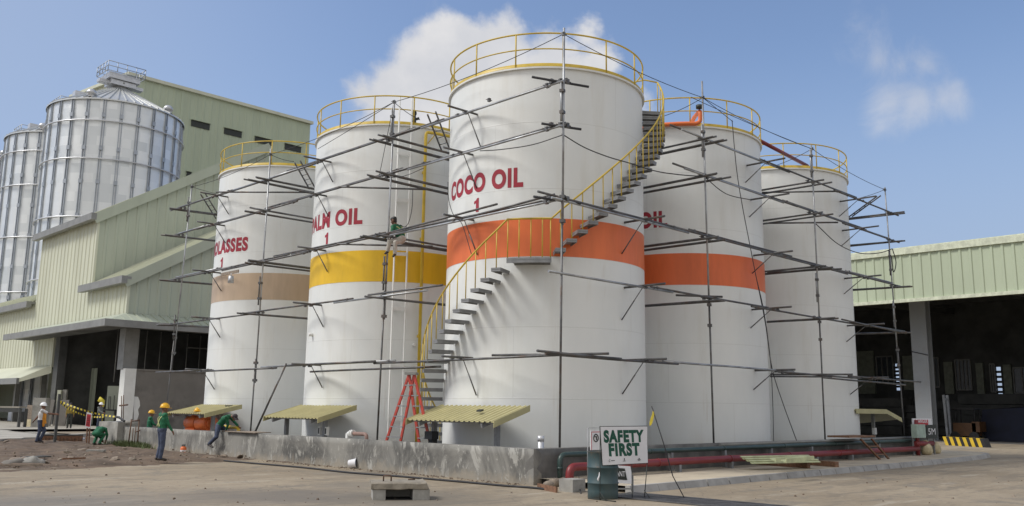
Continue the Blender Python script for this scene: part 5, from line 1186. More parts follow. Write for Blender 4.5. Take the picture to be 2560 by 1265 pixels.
# ------------------------------------------------------------------ people
IR = V((sin(TH), -cos(TH), 0))     # towards the right of the yard as seen from the gate
IA = V((cos(TH), sin(TH), 0))      # away from the gate
def seg_d(p, a, b, ra, rb):
    d = b-a; t = max(0, min(1, (p-a).dot(d)/max(d.length_squared, 1e-9))); return (p-a-d*t).length-(ra+(rb-ra)*t)
def person(label, J, face, colors, hat=None, hair=True, sleeves='long', strap=False, extra=None, group=None):
    """J: world positions of the joints; colors: shirt, trousers. One voxel-joined skin with the clothing as materials, helmet and straps as parts."""
    J = {k: V(q) for k, q in J.items()}; f = V(face); f.normalize(); shirt, trous = colors
    base = V((J['pelvis'].x, J['pelvis'].y, min(J['ankL'].z, J['ankR'].z)-.08))
    t = thing('person', label, 'person', base, group)
    mats = [m_skin, shirt, trous, m_shoe, m_hair]; prim = []
    def cap(a, b, ra, rb, m): prim.append((V(a), V(b), ra, rb, m))
    pe, ch, ne, he = J['pelvis'], J['chest'], J['neck'], J['head']
    side = (J['shR']-J['shL']).normalized(); spine = (ne-pe).normalized(); bk = side.cross(spine)
    hs = (J['hipR']-J['hipL']).normalized()
    for s in (-1, 1): cap(pe-hs*.06*s*-1, pe.lerp(ch, .55)+side*.055*s, .115, .115, 1); cap(pe.lerp(ch, .5)+side*.06*s, ch+side*.075*s, .115, .122, 1); cap(ch+side*.07*s, ne+side*.05*s-spine*.05, .12, .075, 1)
    cap(pe+hs*.06, pe-hs*.06, .125, .125, 2)
    cap(ne-spine*.02, he-(he-ne)*.3, .056, .054, 0)
    ud = (he-ne).normalized(); hu = (V((0, 0, 1))*.6+ud*.4).normalized(); hf = (f-hu*f.dot(hu)).normalized(); hr = hf.cross(hu)
    hc = he
    cap(hc+hu*.03-hf*.01, hc+hu*.035+hf*.005, .088, .084, 0); cap(hc-hu*.035+hf*.025, hc-hu*.075+hf*.045, .066, .042, 0)
    cap(hc+hf*.085-hu*.005, hc+hf*.105-hu*.03, .014, .017, 0); cap(hc+hf*.082-hu*.062-hr*.016, hc+hf*.082-hu*.062+hr*.016, .011, .011, 0)
    for s in (-1, 1): cap(hc+hr*.083*s-hu*.005-hf*.01, hc+hr*.086*s-hu*.035-hf*.005, .018, .013, 0)
    if hair and not hat: cap(hc+hu*.055-hf*.03, hc+hu*.06+hf*.03, .088, .078, 4); cap(hc-hf*.04+hu*.01, hc-hf*.05-hu*.03, .075, .06, 4)
    for S in 'LR':
        sh, el, wr = J['sh'+S], J['el'+S], J['wr'+S]; hi, kn, an = J['hip'+S], J['kn'+S], J['ank'+S]; to = J.get('toe'+S)
        cap(ch.lerp(ne, .5).lerp(sh, .4), sh, .085, .073, 1)
        cap(sh, el, .062, .05, 1); lm = 1 if sleeves == 'long' else 0
        if sleeves != 'long': prim.pop(); cap(sh, sh.lerp(el, .7), .068, .062, 1); cap(sh.lerp(el, .6), el, .05, .042, 0)
        cap(el, el.lerp(wr, .35), .046, .045, lm); cap(el.lerp(wr, .35), wr.lerp(el, .05), .045, .034, lm); cap(wr.lerp(el, .08), wr, .028, .026, 0)
        # hand: palm, four curled fingers, thumb off the side of the palm
        d = (wr-el).normalized(); pn = J.get('palm'+S, (he-wr)).cross(d); pn = pn.normalized() if pn.length > 1e-3 else side.copy(); w_ = d.cross(pn).normalized()
        cap(wr+d*.02-w_*.018, wr+d*.085-w_*.022, .019, .019, 0); cap(wr+d*.02+w_*.018, wr+d*.085+w_*.022, .019, .018, 0); cap(wr+d*.03, wr+d*.085, .021, .019, 0)
        for i_, L in enumerate((.062, .075, .07, .055)):
            r0 = wr+d*.092+w_*(.033-.022*i_); k1 = r0+d*L*.55+pn*.012; k2 = k1+d*L*.35+pn*L*.35; cap(r0, k1, .0095, .009, 0); cap(k1, k2, .009, .0078, 0)
        t0 = wr+d*.035+w_*.036; t1 = t0+d*.032+w_*.03+pn*.01; cap(t0, t1, .0125, .0105, 0); cap(t1, t1+d*.03+w_*.004+pn*.012, .0105, .009, 0)
        cap(pe.lerp(hi, .8), hi.lerp(kn, .25), .105, .094, 2); cap(hi.lerp(kn, .2), kn, .095, .072, 2); cap(kn, kn.lerp(an, .4), .072, .068, 2); cap(kn.lerp(an, .4), an.lerp(kn, .04), .068, .062, 2)
        if to is None: to = an+f*.17-V((0, 0, .05))
        fd = (to-an); cap(an, an-V((0, 0, .03)), .05, .048, 3); cap(an-V((0, 0, .035))-fd*.2, an.lerp(to, .55)-V((0, 0, .01)), .044, .042, 3); cap(an.lerp(to, .5)-V((0, 0, .012)), to, .043, .034, 3)
    mb = MB()
    for a, b, ra, rb, m_ in prim:
        d = b-a
        if d.length < 1e-4: d = V((0, 0, 1e-4)); b = a+d
        d = d.normalized(); pts, rs = [], []
        for k in range(4): tt = pi/2*k/4; pts.append(a-d*ra*cos(tt)); rs.append(max(.001, ra*sin(tt)))
        pts.append(a); rs.append(ra); pts.append(b); rs.append(rb)
        for k in range(3, -1, -1): tt = pi/2*k/4; pts.append(b+d*rb*cos(tt)); rs.append(max(.001, rb*sin(tt)))
        mb.tube(pts, rs, 12)
    o = mb.build('tmp', m_skin, None)
    md = o.modifiers.new('r', 'REMESH'); md.mode = 'VOXEL'; md.voxel_size = .0095; md.use_smooth_shade = True
    dg = bpy.context.evaluated_depsgraph_get(); me = bpy.data.meshes.new_from_object(o.evaluated_get(dg)); loc = o.location.copy(); bpy.data.objects.remove(o)
    bm = bmesh.new(); bm.from_mesh(me)
    for v in bm.verts: v.co = v.co+loc-base
    for _ in range(2): bmesh.ops.smooth_vert(bm, verts=bm.verts, factor=.45, use_axis_x=True, use_axis_y=True, use_axis_z=True)
    for v in bm.verts:     # folds of cloth
        p = v.co+base
        n = MN.noise(p*9)*.006+MN.noise(p*23)*.0025
        if min(seg_d(p, q[0], q[1], q[2], q[3]) for q in prim if q[4] in (0, 3, 4)) > .02: v.co += v.normal*n
    for fc in bm.faces:
        p = fc.calc_center_median()+base; best = min(prim, key=lambda q: seg_d(p, q[0], q[1], q[2], q[3])); fc.material_index = best[4]; fc.smooth = True
    me2 = bpy.data.meshes.new('body'); bm.to_mesh(me2); bm.free(); bpy.data.meshes.remove(me)
    for m_ in mats: me2.materials.append(m_)
    b = bpy.data.objects.new('body', me2); COL.objects.link(b); b.parent = t; WL[b.name] = base
    e = MB()
    for s in (-1, 1): e.ell(hc+hf*.083+hr*.03*s+hu*.012, (.011, .011, .008), 8, 6, 0); e.ell(hc+hf*.091+hr*.03*s+hu*.012, (.005, .005, .005), 6, 4, 1)
    e.build('eyes', [m_sigw, m_blk], b)
    if hat == 'cap':
        c = MB(); c.ell(hc+hu*.05, (.1, .1, .085), 14, 8); c.obox(hc+hf*.13+hu*.045, hf*.07, hr*.075, hu*.008); c.build('cap', m_cap, t)
    elif hat is not None:
        helmet_mb(hc+hu*.045-hf*.005, hf, hu, .98).build('helmet', hat, t)
    if strap:
        s_ = MB()
        for sgn in (-1, 1):
            # harness over the shoulder, down the back and round the front
            for bd in (-1, 1):
                P = [ne+side*.10*sgn-spine*.02, ch+side*.09*sgn+spine*.06+bk*.13*bd, ch-spine*.04+bk*.135*bd+side*.03*sgn, pe.lerp(ch, .35)-side*.1*sgn+bk*.13*bd]
                for a, q in zip(P[:-1], P[1:]): s_.bar(a, q, .045, .012, 0, bk)
        s_.build('harness', m_strap, t)
    return t
def stand(base, h, face, bend=0, **kw):
    """upright pose template in metres for a figure of height h; kw overrides joints with (right, forward, up) offsets"""
    f = V(face); f.z = 0; f.normalize(); r = V((f.y, -f.x, 0)); s = h/1.7
    T = dict(pelvis=(0, 0, .94), chest=(0, .01, 1.24), neck=(0, .01, 1.44), head=(0, .035, 1.575), shL=(-.18, 0, 1.40), shR=(.18, 0, 1.40), elL=(-.23, -.03, 1.12), elR=(.23, -.03, 1.12), wrL=(-.23, .06, .88), wrR=(.23, .06, .88),
             hipL=(-.09, 0, .90), hipR=(.09, 0, .90), knL=(-.1, .02, .49), knR=(.1, .02, .49), ankL=(-.1, -.03, .09), ankR=(.1, -.03, .09), toeL=(-.12, .15, .035), toeR=(.12, .15, .035))
    T.update(kw); b = V(base)
    return {k: b+r*q[0]*s+f*q[1]*s+V((0, 0, q[2]*s)) for k, q in T.items()}
# man in white helmet holding the tape post
q = PZ(97, 1107, .08)
whm = person('man in white helmet and white shirt with an orange scarf, gripping a dark post', stand(q, 1.68, IR+IA*.15, shR=(.17, .06, 1.40), elR=(.1, .33, 1.27), wrR=(.06, .57, 1.25), elL=(-.22, -.2, 1.16), wrL=(-.2, -.33, .98), knL=(-.08, .16, .52), ankL=(-.03, .02, .12), toeL=(-.03, .16, .03), ankR=(.06, -.08, .09), toeR=(.08, .1, .035), chest=(0, -.01, 1.24)),
       IR+IA*.1, (m_whitesh, m_denim), m_hat_w, sleeves='short')
mb = MB(); s0 = q+V((0, 0, 1.42)); f_ = IR
for dx, l in ((.12, .62), (.19, .5), (.07, .55)):
    pts = [s0+f_*dx*.7+IA*(.1-dx*1.1), s0+f_*(dx+.02)+V((0, 0, -.15))+IA*(-.1), s0+f_*(dx+.03)+V((0, 0, -.4))+IA*(-.1), s0+f_*(dx+.04)+V((0, 0, -l-.1))+IA*(-.06)]
    for a, b in zip(pts[:-1], pts[1:]): mb.bar(a, b, .09, .03, 0, IA)
mb.build('scarf', m_orangecloth, whm)
# standing worker in green, back half turned
q = PZ(399, 1152, .09)
person('standing worker in yellow helmet, green shirt with harness and blue jeans, back turned', stand(q, 1.67, IR*.75+IA*.65, elR=(.2, .1, 1.12), wrR=(.19, .24, .92), elL=(-.22, -.02, 1.12), wrL=(-.2, .1, .9), knL=(-.08, .03, .49), ankL=(-.09, -.04, .09)), IR*.9+IA*.45, (m_greensh, m_denim), m_hat_y, strap=True)
# worker climbing over the wall
XW = 15.62
def wx(x, y, dx=0): return PX(x, y, XW+dx)
J = dict(pelvis=wx(548, 1064, .05), chest=wx(562, 1047, .12), neck=wx(577, 1039, .2), head=wx(586, 1043, .24), shL=wx(567, 1042, -.08), shR=wx(574, 1041, .36), elL=wx(570, 1061, .05), elR=wx(587, 1056, .42), wrL=wx(566, 1074, .15), wrR=wx(596, 1066, .42),
         hipL=wx(545, 1067, -.06), hipR=wx(551, 1066, .16), knL=wx(541, 1092, -.16), knR=wx(560, 1073, .25), ankL=wx(523, 1110, -.16), ankR=wx(548, 1075, .30), toeL=wx(532, 1118, -.18), toeR=wx(540, 1077, .3))
J['knR'].z = max(J['knR'].z, WZ+.13); J['ankR'].z = WZ+.09; J['toeR'].z = WZ+.05
person('bending worker in dark cap and green shirt climbing over the pale wall', J, V((0, -1, -.35)), (m_greensh, m_denim), 'cap')
# crouching worker in the pit, back to the yard
q = PZ(238, 1113, .06)
person('crouching worker in green shirt, head down, digging beside the red sign', stand(q, 1.65, IA+IR*.2, pelvis=(0, 0, .50), chest=(0, .24, .68), neck=(0, .40, .70), head=(0, .50, .62), shL=(-.18, .36, .68), shR=(.18, .36, .68), elL=(-.22, .46, .42), elR=(.22, .46, .42), wrL=(-.12, .55, .22), wrR=(.12, .55, .22),
       hipL=(-.1, .02, .46), hipR=(.1, .02, .46), knL=(-.16, .32, .44), knR=(.16, .32, .44), ankL=(-.13, .08, .09), ankR=(.13, .08, .09), toeL=(-.15, .26, .035), toeR=(.15, .26, .035)), IA-V((0, 0, .6)), (m_greensh, m_greensh), None)
# worker behind the wall
q = PX(374, 1066, 17.2); q.z = .02; hz_ = PX(375, 1029, 17.2).z
person('worker in yellow helmet and white mask, half hidden behind the pale wall', stand(q+V((0, 0, hz_-1.66)), 1.65, IR+IA*.6, elR=(.22, .12, 1.14), wrR=(.12, .3, 1.05), knL=(-.12, .36, .66), knR=(.12, .36, .66), ankL=(-.1, .0, .09+1.66-hz_), ankR=(.1, .0, .09+1.66-hz_), toeL=(-.1, .17, .035+1.66-hz_), toeR=(.1, .17, .035+1.66-hz_)), IR+IA*.3, (m_greensh, m_denim), m_hat_y)
# worker sitting high on the scaffold
XS = SX+.1; zs = 7.26
def sx_(x, y, dx=0): return PX(x, y, XS+dx)
pe = sx_(1004, 597, .3); 
J = dict(pelvis=pe, chest=sx_(996, 577, .24), neck=sx_(989, 562, .18), head=sx_(984.5, 552, .14), shL=sx_(982, 567, .02), shR=sx_(1001, 567, .35), elL=sx_(979, 583, -.1), elR=sx_(1003, 584, .40), wrL=sx_(977, 592, -.02), wrR=sx_(993, 590, .2),
         hipL=sx_(999, 600, .18), hipR=sx_(1006, 602, .42), knL=sx_(974, 604, -.15), knR=sx_(988, 606, -.1), ankL=sx_(969, 627, -.15), ankR=sx_(987, 634, -.1), toeL=sx_(963, 634, -.25), toeR=sx_(983, 641, -.25))
person('worker in green shirt and pale trousers sitting on the scaffold pipes, bareheaded', J, -IR*.85+IA*.35-V((0, 0, .35)), (m_greensh, m_beige), None, strap=True)
# two figures in the dark bay
q = PZ(246, 1073, .16); person('dim worker in grey shirt standing in the dark bay doorway', stand(q, 1.68, IR-IA*.3, elR=(.2, .18, 1.16), wrR=(.15, .38, 1.08)), IR-IA*.2, (mat('grey_shirt', (.16, .17, .16), .8), m_denim), m_hat_w)
q = PZ(172, 1071, .16); person('dim worker in yellow shirt and grey cap inside the dark bay', stand(q, 1.68, -IA*.8+IR*.3), -IA+IR*.3, (mat('dull_yellow_shirt', (.24, .17, .03), .8), m_sigdk), 'cap')

# ------------------------------------------------------------------ works at the left
def post(label, p, top, r, m_, name='post'):
    mb = MB(); mb.tube([V(p)-V((0, 0, .03)), V(top)], r, 8); return mb.build(name, m_, label=label, cat=name.replace('_', ' '))
pb = PZ(136, 1111, 0); pt = PV(149, 985, pb, pb+IR); mb = MB(); mb.bar(pb-V((0, 0, .02)), pt, .1, .1); mb.build('post', m_black, label='dark timber post gripped by the man in the white helmet', cat='post')
# tape from the post to the pier
tp_ = thing('caution_tape', 'yellow and black caution tape stretched from the dark post to the plaster wall', 'tape', PV(150, 1004, pb, pb+IR))
pier = PX(290, 1040, 15.6)
for i, (a, b, c) in enumerate((((150, 1003), (222, 1023), (300, 1043)), ((150, 1006), (200, 1024), (262, 1042)))):
    p0 = PV(*a, pb, pb+IR); p1 = PX(*c, 15.6); pm_ = p0.lerp(p1, .55); mb = MB(); n = 34; prev = None
    for k in range(n+1):
        t = k/n; p = p0.lerp(p1, t)+V((0, 0, -.30*4*t*(1-t)*(.4 if i == 0 else .7))); w = V((0, 0, .036))+IA*.02*sin(t*9)
        if prev: mb.hexa([prev[0]-prev[1], p-w, p-w+IA*.004, prev[0]-prev[1]+IA*.004, prev[0]+prev[1], p+w, p+w+IA*.004, prev[0]+prev[1]+IA*.004], 1 if k % 2 == 0 else 0)
        prev = (p, w)
    mb.build('tape_strip', [m_yblack, m_blk], tp_)
rope([PX(x, y, 15.55) for x, y in ((283, 1042), (295, 1043), (304, 1048), (311, 1053))], 'thick black hose end curving over the wall pier', .05, 'hose', m_blk, 'hose')
# red warning sign on two stakes
rb_ = PZ(222, 1112, 0); t = thing('warning_sign', 'small red warning sign with white border on two stakes by the pit', 'sign', rb_)
def rs(x, y): return PV(x, y, rb_, rb_+IR)
P = [rs(213, 1068), rs(226, 1071), rs(230, 1033), rs(217, 1030)]; mb = MB(); mb.add([p+IA*s for s in (-.012, .012) for p in P], [(0, 1, 2, 3), (7, 6, 5, 4), (0, 4, 5, 1), (1, 5, 6, 2), (2, 6, 7, 3), (3, 7, 4, 0)]); mb.build('panel', m_sigw, t)
P = [rs(214.5, 1065), rs(225, 1067.5), rs(228, 1036.5), rs(218, 1035)]; mb = MB(); mb.add([p-IA*.016 for p in P], [(0, 1, 2, 3)]); mb.build('red_field', m_sigred, t)
mb = MB()
for k, f in enumerate((.16, .3, .5, .64, .78)):
    a, b = P[0].lerp(P[3], f), P[1].lerp(P[2], f); a, b = a.lerp(b, .15), a.lerp(b, .85); mb.bar(a-IA*.02, b-IA*.02, .004, .05)
mb.build('text_lines', mat('dark_red_print', (.22, .02, .025), .6), t)
mb = MB()
for x in (216, 222): a = rs(x, 1112); mb.bar((a.x, a.y, -.02), rs(x+2, 1060)+IA*.03, .05, .05)
mb.build('stakes', m_wood, t)
# dirt heap, formwork, rebar
mound('soil_heap', [g2(258, 1102), g2(296, 1105), g2(292, 1092), g2(262, 1090)], .12, .75, .15, m_dirt, .8, 11, label='dark brown heap of soil left of the wall pier', cat='soil heap')
a, b = PZ(104, 1107, 0), PZ(206, 1107, 0); fw_ = thing('formwork', 'low brown formwork box at the edge of the apron', 'formwork', a.lerp(b, .5)); mb = MB()
mb.bar(a+V((0, 0, .16)), b+V((0, 0, .16)), .06, .32); mb.build('side_board', m_wood, fw_); mb = MB(); mb.bar(a+V((0, 0, .35)), b+V((0, 0, .35)), .12, .06); mb.build('top_rail', m_black, fw_)
mb = MB()
for k in range(12): p = a.lerp(b, k/11)-IA*.06; mb.bar(p+V((0, 0, .02)), p+V((0, 0, .22)), .05, .03)
mb.build('cleat', m_rust, fw_)
for i, (x0, y0, x1, y1) in enumerate(((320, 1117, 329, 1048), (335, 1108, 340, 1064), (344, 1110, 348, 1049), (330, 1108, 333, 1070))):
    p = PX(x0, y0, 15.45); p.z = 0; tt = PX(x1, y1, 15.45); post(('leftmost dark stake leaning on the wall pier', 'thin short stake second from the left at the pier', 'tall dark stake at the right of the pier', 'shortest thin stake between the others at the pier')[i], p, tt, .03 if i in (0, 2) else .018, m_rust, 'stake')
mb = MB()
for p, q in (((330, 1053), (348, 1050)), ((338, 1080), (350, 1076))): mb.tube([PX(*p, 15.42), PX(*q, 15.42)], .025, 6)
mb.build('cross_bar', m_rust, label='pair of thin bars tied across the stakes at the pier', cat='bar')
mb = MB(); mb.tube([PX(289, 1058, 15.7), PX(332, 1056, 15.9)], .09, 12); mb.build('concrete_pipe', m_conc, label='grey concrete pipe lying on the wall pier', cat='pipe')
mb = MB(); pz = PX(305, 1045, 16.0)
for x, y0, y1 in ((304, 1052, 990), (309, 1052, 988)): mb.tube([PX(x-1, y0, 16.1), PX(x, y1, 16.1)], .02, 6)
mb.tube([PX(299, 1014, 16.1), PX(319, 1012, 16.1)], .035, 6); mb.build('rebar_starter', m_rust, label='rusty starter bars with a cross tie sticking up from the pier', cat='rebar')
# bench, boards, blocks, sheets in front of the factory
bt0 = PZ(46, 1068, .16); t = thing('steel_bench', 'dark steel bench with pale top at the left edge of the apron', 'bench', bt0); h_ = PV(46, 1018, bt0, bt0+IR).z; mb = MB(); a, b = PV(-30, 1016, bt0, bt0+IR), PV(50, 1014, bt0, bt0+IR); b.z = a.z = h_; mb.bar(a+IA*.4, b+IA*.4, .9, .1); mb.build('top', m_slab, t)
mb = MB(); mb.bar(a+IA*.0+V((0, 0, -.2)), b+IA*.0+V((0, 0, -.2)), .08, .26); mb.build('apron_beam', m_black, t)
for s_ in (0, .8): mb = MB(); mb.bar(V((bt0.x, bt0.y, .16))+IA*s_, V((bt0.x, bt0.y, h_-.1))+IA*s_, .16, .16); mb.build('leg', m_black, t)
q = PZ(22, 1052, .16); mb = MB(); mb.box((q.x, q.y-1.2, .16), (q.x+1, q.y+.4, 1.0)); mb.build('white_block', m_sil, label='white block standing under the steel bench', cat='block')
for i, (x, y, w, h, m_, lab) in enumerate(((66, 1058, .5, 1.5, m_plank, 'pale plywood sheet leaning left of the white helmeted man'), (62, 1059, .7, .5, m_sack, 'cream offcut board at the foot of the plywood'), (74, 1060, .9, 2.0, m_conc, 'tall grey block stack behind the man in white helmet'), (88, 1058, .6, 1.9, m_plast, 'grey panel right behind the man in white helmet'), (112, 1058, .9, 1.9, m_plast, 'grey board leaning right of the man in white helmet'), (122, 1058, .3, 1.4, m_conc, 'narrow grey plank beside the leaning grey board'))):
    q = PZ(x, y+8, .16)+IA*(i*.5); mb = MB(); lean = IA*(.35 if i != 2 else 0); c = q+V((0, 0, h/2)); mb.hexa([q-IR*w/2-IA*.05, q+IR*w/2-IA*.05, q+IR*w/2+IA*(.05 if i != 2 else .6), q-IR*w/2+IA*(.05 if i != 2 else .6), q-IR*w/2-IA*.05+lean+V((0, 0, h)), q+IR*w/2-IA*.05+lean+V((0, 0, h)), q+IR*w/2+IA*(.05 if i != 2 else .6)+lean+V((0, 0, h)), q-IR*w/2+IA*(.05 if i != 2 else .6)+lean+V((0, 0, h))]); mb.build('board', m_, label=lab, cat='board')
for i, (x0, x1, yt) in enumerate(((137, 146, 975), (151, 160, 974))):
    q = PZ((x0+x1)/2, 1064, .16); w = (PV(x1, 1050, q, q+IR)-PV(x0, 1050, q, q+IR)).length; h = PV(x0, yt, q, q+IR).z-.16; mb = MB(); mb.obox(q+V((0, 0, h/2)), IR*w/2, IA*.12, (0, 0, h/2)); mb.build('standing_panel', m_green_l if i == 0 else m_conc, label=('upright pale green panel at the left jamb of the dark bay', 'upright grey concrete post at the left jamb of the dark bay')[i], cat='panel')
q = PZ(280, 1064, .16); w = (PV(300, 1000, q, q+IR)-PV(263, 1000, q, q+IR)).length; h = PV(280, 970, q, q+IR).z; mb = MB(); c = q; mb.obox(c+V((0, 0, h/2)), IR*w/2, IA*.06, (0, 0, h/2)); mb.build('green_sheet', m_green_r, label='large pale green sheet standing behind the plaster column', cat='sheet')
mb = MB()
for x, yt in ((269, 990), (278, 991), (282, 991), (291, 989)): a = PV(x, 1024, q, q+IR)-IA*.5; b = PV(x+2, yt, q, q+IR)-IA*.5; mb.tube([a, b], .03, 6)
a, b = PV(264, 1024, q, q+IR)-IA*.5, PV(296, 1026, q, q+IR)-IA*.5; mb.bar(a, b, .3, .12); 
for k in (0, 1): p = (a, b)[k]; mb.bar(V((p.x, p.y, .16)), p, .15, .15)
mb.build('rebar_rack', m_black, label='dark rack of upright bars in front of the green sheet', cat='rack')
q = PZ(255, 1072, .16); a = PV(247, 1004, q, q+IR); mb = MB(); mb.tube([a, PV(251, 999, q, q+IR), PV(256, 1003, q, q+IR), PV(256, 1012, q, q+IR), PV(253, 1026, q, q+IR)], [.1, .2, .17, .13, .08], 10); mb.tube([PV(253, 1026, q, q+IR), q], .05, 8); mb.build('draped_cover', mat('bright_yellow_plastic', (.55, .46, .04), .5), label='bright yellow plastic cover hung on a post in the dark bay', cat='cover')
# rubble
rk = random.Random(11)
def rock_mb(s, seed):
    bm = bmesh.new(); bmesh.ops.create_icosphere(bm, subdivisions=2, radius=s)
    for v in bm.verts: n = MN.noise(v.co/s*1.1+V((seed*3.1, 0, 0))); v.co *= 1+.5*n; v.co.z *= .62; v.co.z = max(v.co.z, -.25*s)
    mb = MB(); mb.add([v.co.copy() for v in bm.verts], [[v.index for v in f.verts] for f in bm.faces]); bm.free(); return mb
protos = []
for i in range(4): 
    o = rock_mb(.16, i).build('rubble_stone', m_rock, label='loose stone among the rubble on the bare earth at left', cat='stone', group='loose stones on the bare earth'); protos.append(o)
spots = [(14, 1110), (122, 1126), (170, 1138), (203, 1131), (245, 1125), (262, 1150), (285, 1155), (150, 1155), (178, 1155), (110, 1163), (128, 1150), (40, 1128), (350, 1155), (300, 1140), (230, 1160), (430, 1152), (500, 1148), (560, 1146), (330, 1158), (75, 1140), (212, 1145), (190, 1120), (310, 1128), (470, 1156), (530, 1152), (440, 1128), (600, 1148)]
first = True
for i, (x, y) in enumerate(spots):
    src = protos[i % 4]; o = src if i < 4 else src.copy()
    if i >= 4: COL.objects.link(o)
    p = PZ(x, y); s_ = rk.uniform(.25, .8) if i > 3 else rk.uniform(.6, 1.0); o.location = (p.x, p.y, .07); o.rotation_euler = (rk.uniform(-.4, .4), rk.uniform(-.4, .4), rk.uniform(0, 6)); o.scale = (s_*rk.uniform(.8, 1.6), s_, s_*rk.uniform(.6, 1))
mb = MB()
for k in range(1800):
    x, y = rk.uniform(-40, 660), rk.uniform(1098, 1176)
    if y > 1172-(x-180)*.045 and x > 150: continue
    p = PZ(x, y); s_ = .007+.036*rk.random()**3; h_ = .05+.05*rk.random(); a = rk.uniform(0, 6)
    d, e_ = V((cos(a), sin(a), 0))*s_, V((-sin(a), cos(a), 0))*s_*rk.uniform(.5, 1); q = V((p.x, p.y, h_-.02)); u_ = V((0, 0, s_*rk.uniform(.6, 1.4)))
    mb.hexa([q-d-e_, q+d-e_, q+d+e_, q-d+e_, q-d*.6-e_*.7+u_, q+d*.5-e_*.6+u_, q+d*.7+e_*.5+u_*.8, q-d*.5+e_*.6+u_], 0 if rk.random() < .7 else 1)
for k in range(650):    # grit along the foot of the wall and over the yard
    if k < 500: y = rk.uniform(15.2, 27); x = 15.68-abs(rk.gauss(0, .22))
    else: q = PZ(rk.uniform(0, 2560), rk.uniform(1165, 1265)); x, y = q.x, q.y
    if x > 15.7 and y > 12.2: continue
    s_ = .008+.022*rk.random()**3; a = rk.uniform(0, 6); d, e_ = V((cos(a), sin(a), 0))*s_, V((-sin(a), cos(a), 0))*s_*.8; q = V((x, y, 0)); u_ = V((0, 0, s_*1.1))
    mb.hexa([q-d-e_, q+d-e_, q+d+e_, q-d+e_, q-d*.6-e_*.7+u_, q+d*.5-e_*.6+u_, q+d*.7+e_*.5+u_*.8, q-d*.5+e_*.6+u_], rk.randint(0, 1))
mb.build('gravel', [m_rock, m_dirt], kind='stuff')
for i, (x, y, L, a, lab) in enumerate(((30, 1163, 1.4, .4, 'long pale stick lying on the rubble at the far left'), (90, 1142, .8, 1.2, 'dark flat scrap of metal on the rubble heap'), (240, 1127, .6, .1, 'flat grey slab on the bare earth below the red sign'), (185, 1146, .7, .9, 'brown stick on the bare earth below the formwork'))):
    p = PZ(x, y, .12); d = IR*cos(a)+IA*sin(a); mb = MB(); mb.bar(p-d*L/2, p+d*L/2, (.06, .4, .3, .05)[i], (.05, .04, .07, .05)[i]); mb.build(('stick', 'metal_scrap', 'slab', 'stick')[i], (m_plank, m_black, m_conc, m_wood)[i], label=lab, cat=('stick', 'scrap', 'slab', 'stick')[i])
for i, (x, y, s_, m_, lab) in enumerate(((30, 1166, .22, m_plast, 'crumpled pale sack at the far left of the rubble'), (53, 1162, .24, m_plank, 'tan crumpled sack right of the pale one'), (80, 1165, .22, m_conc, 'grey crumpled sheet at the right end of the rubble heap'), (195, 1104, .2, m_sigw, 'white plastic container by the formwork'))):
    p = PZ(x, y); mb = MB(); mb.ell(p+V((0, 0, s_*.4)), (s_*1.3, s_, s_*.55), 16, 10)
    for k in range(len(mb.v)): v = mb.v[k]; mb.v[k] = v+(v-p)*MN.noise(v*6+V((i*5, 0, 0)))*.55; mb.v[k].z = max(.0, mb.v[k].z)
    mb.build('crumpled_sack' if i < 3 else 'container', m_, label=lab, cat='sack' if i < 3 else 'container')
# grass tuft by the wall
m_grass = mat('grass_blade', (.10, .13, .045), .7, 0, .35, 5); mb = MB()
for k in range(1500):
    x, y = rk.gauss(366, 11), rk.gauss(1119, 3.2); p = PZ(x, y)
    if p.x > 15.6: p.x = 15.6-rk.random()*.3
    h_ = rk.uniform(.1, .34); a = rk.uniform(0, 6); d = V((cos(a), sin(a), 0)); ld_ = d*h_*rk.uniform(.1, .6); w = V((-d.y, d.x, 0))*.012
    mb.add([p-w, p+w, p+ld_*.4+w*.7+V((0, 0, h_*.65)), p+ld_*.4-w*.7+V((0, 0, h_*.65)), p+ld_+V((0, 0, h_))], [(0, 1, 2, 3), (3, 2, 4)])
mb.build('grass', m_grass, kind='stuff')
# a cable tray scrap left on the third lift
q = PX(575, 682, SX-.05); mb = MB(); mb.obox(q+V((0, 0, .0)), (.02, 0, 0), (0, .7, 0), (0, 0, .06)); mb.build('plank', m_plank, label='short plank lying on the third lift at the tan band', cat='plank')
mb = MB(); q = PX(578, 690, SX-.1); mb.tube([q, q+V((0, 0, -.28))], [.1, .12], 10); mb.tube([q, q+V((0, 0, .1))], .02, 6); mb.build('paint_can', m_sil, label='small silver paint can hung from the third lift at the tan band', cat='can')

# ------------------------------------------------------------------ light and sky
SUN_AZ, SUN_EL = radians(146), radians(48)
sd = V((cos(SUN_AZ)*cos(SUN_EL), sin(SUN_AZ)*cos(SUN_EL), sin(SUN_EL)))
sun = bpy.data.lights.new('sun', 'SUN'); sun.energy = 2.65; sun.angle = radians(17); sun.color = (1, .965, .91)
so = bpy.data.objects.new('sun', sun); COL.objects.link(so); so.rotation_euler = sd.to_track_quat('Z', 'Y').to_euler(); so.location = sd*200
w = bpy.data.worlds.new('World'); sc.world = w; w.use_nodes = True; nt = w.node_tree; bg = nt.nodes['Background']
sky = nt.nodes.new('ShaderNodeTexSky'); sky.sky_type = 'NISHITA'; sky.sun_disc = False; sky.sun_elevation = SUN_EL; sky.sun_rotation = radians(90)-SUN_AZ; sky.air_density = 1.0; sky.dust_density = 2.0; sky.ozone_density = 1.6; sky.altitude = 20
SKY = .15
bg.inputs['Strength'].default_value = SKY
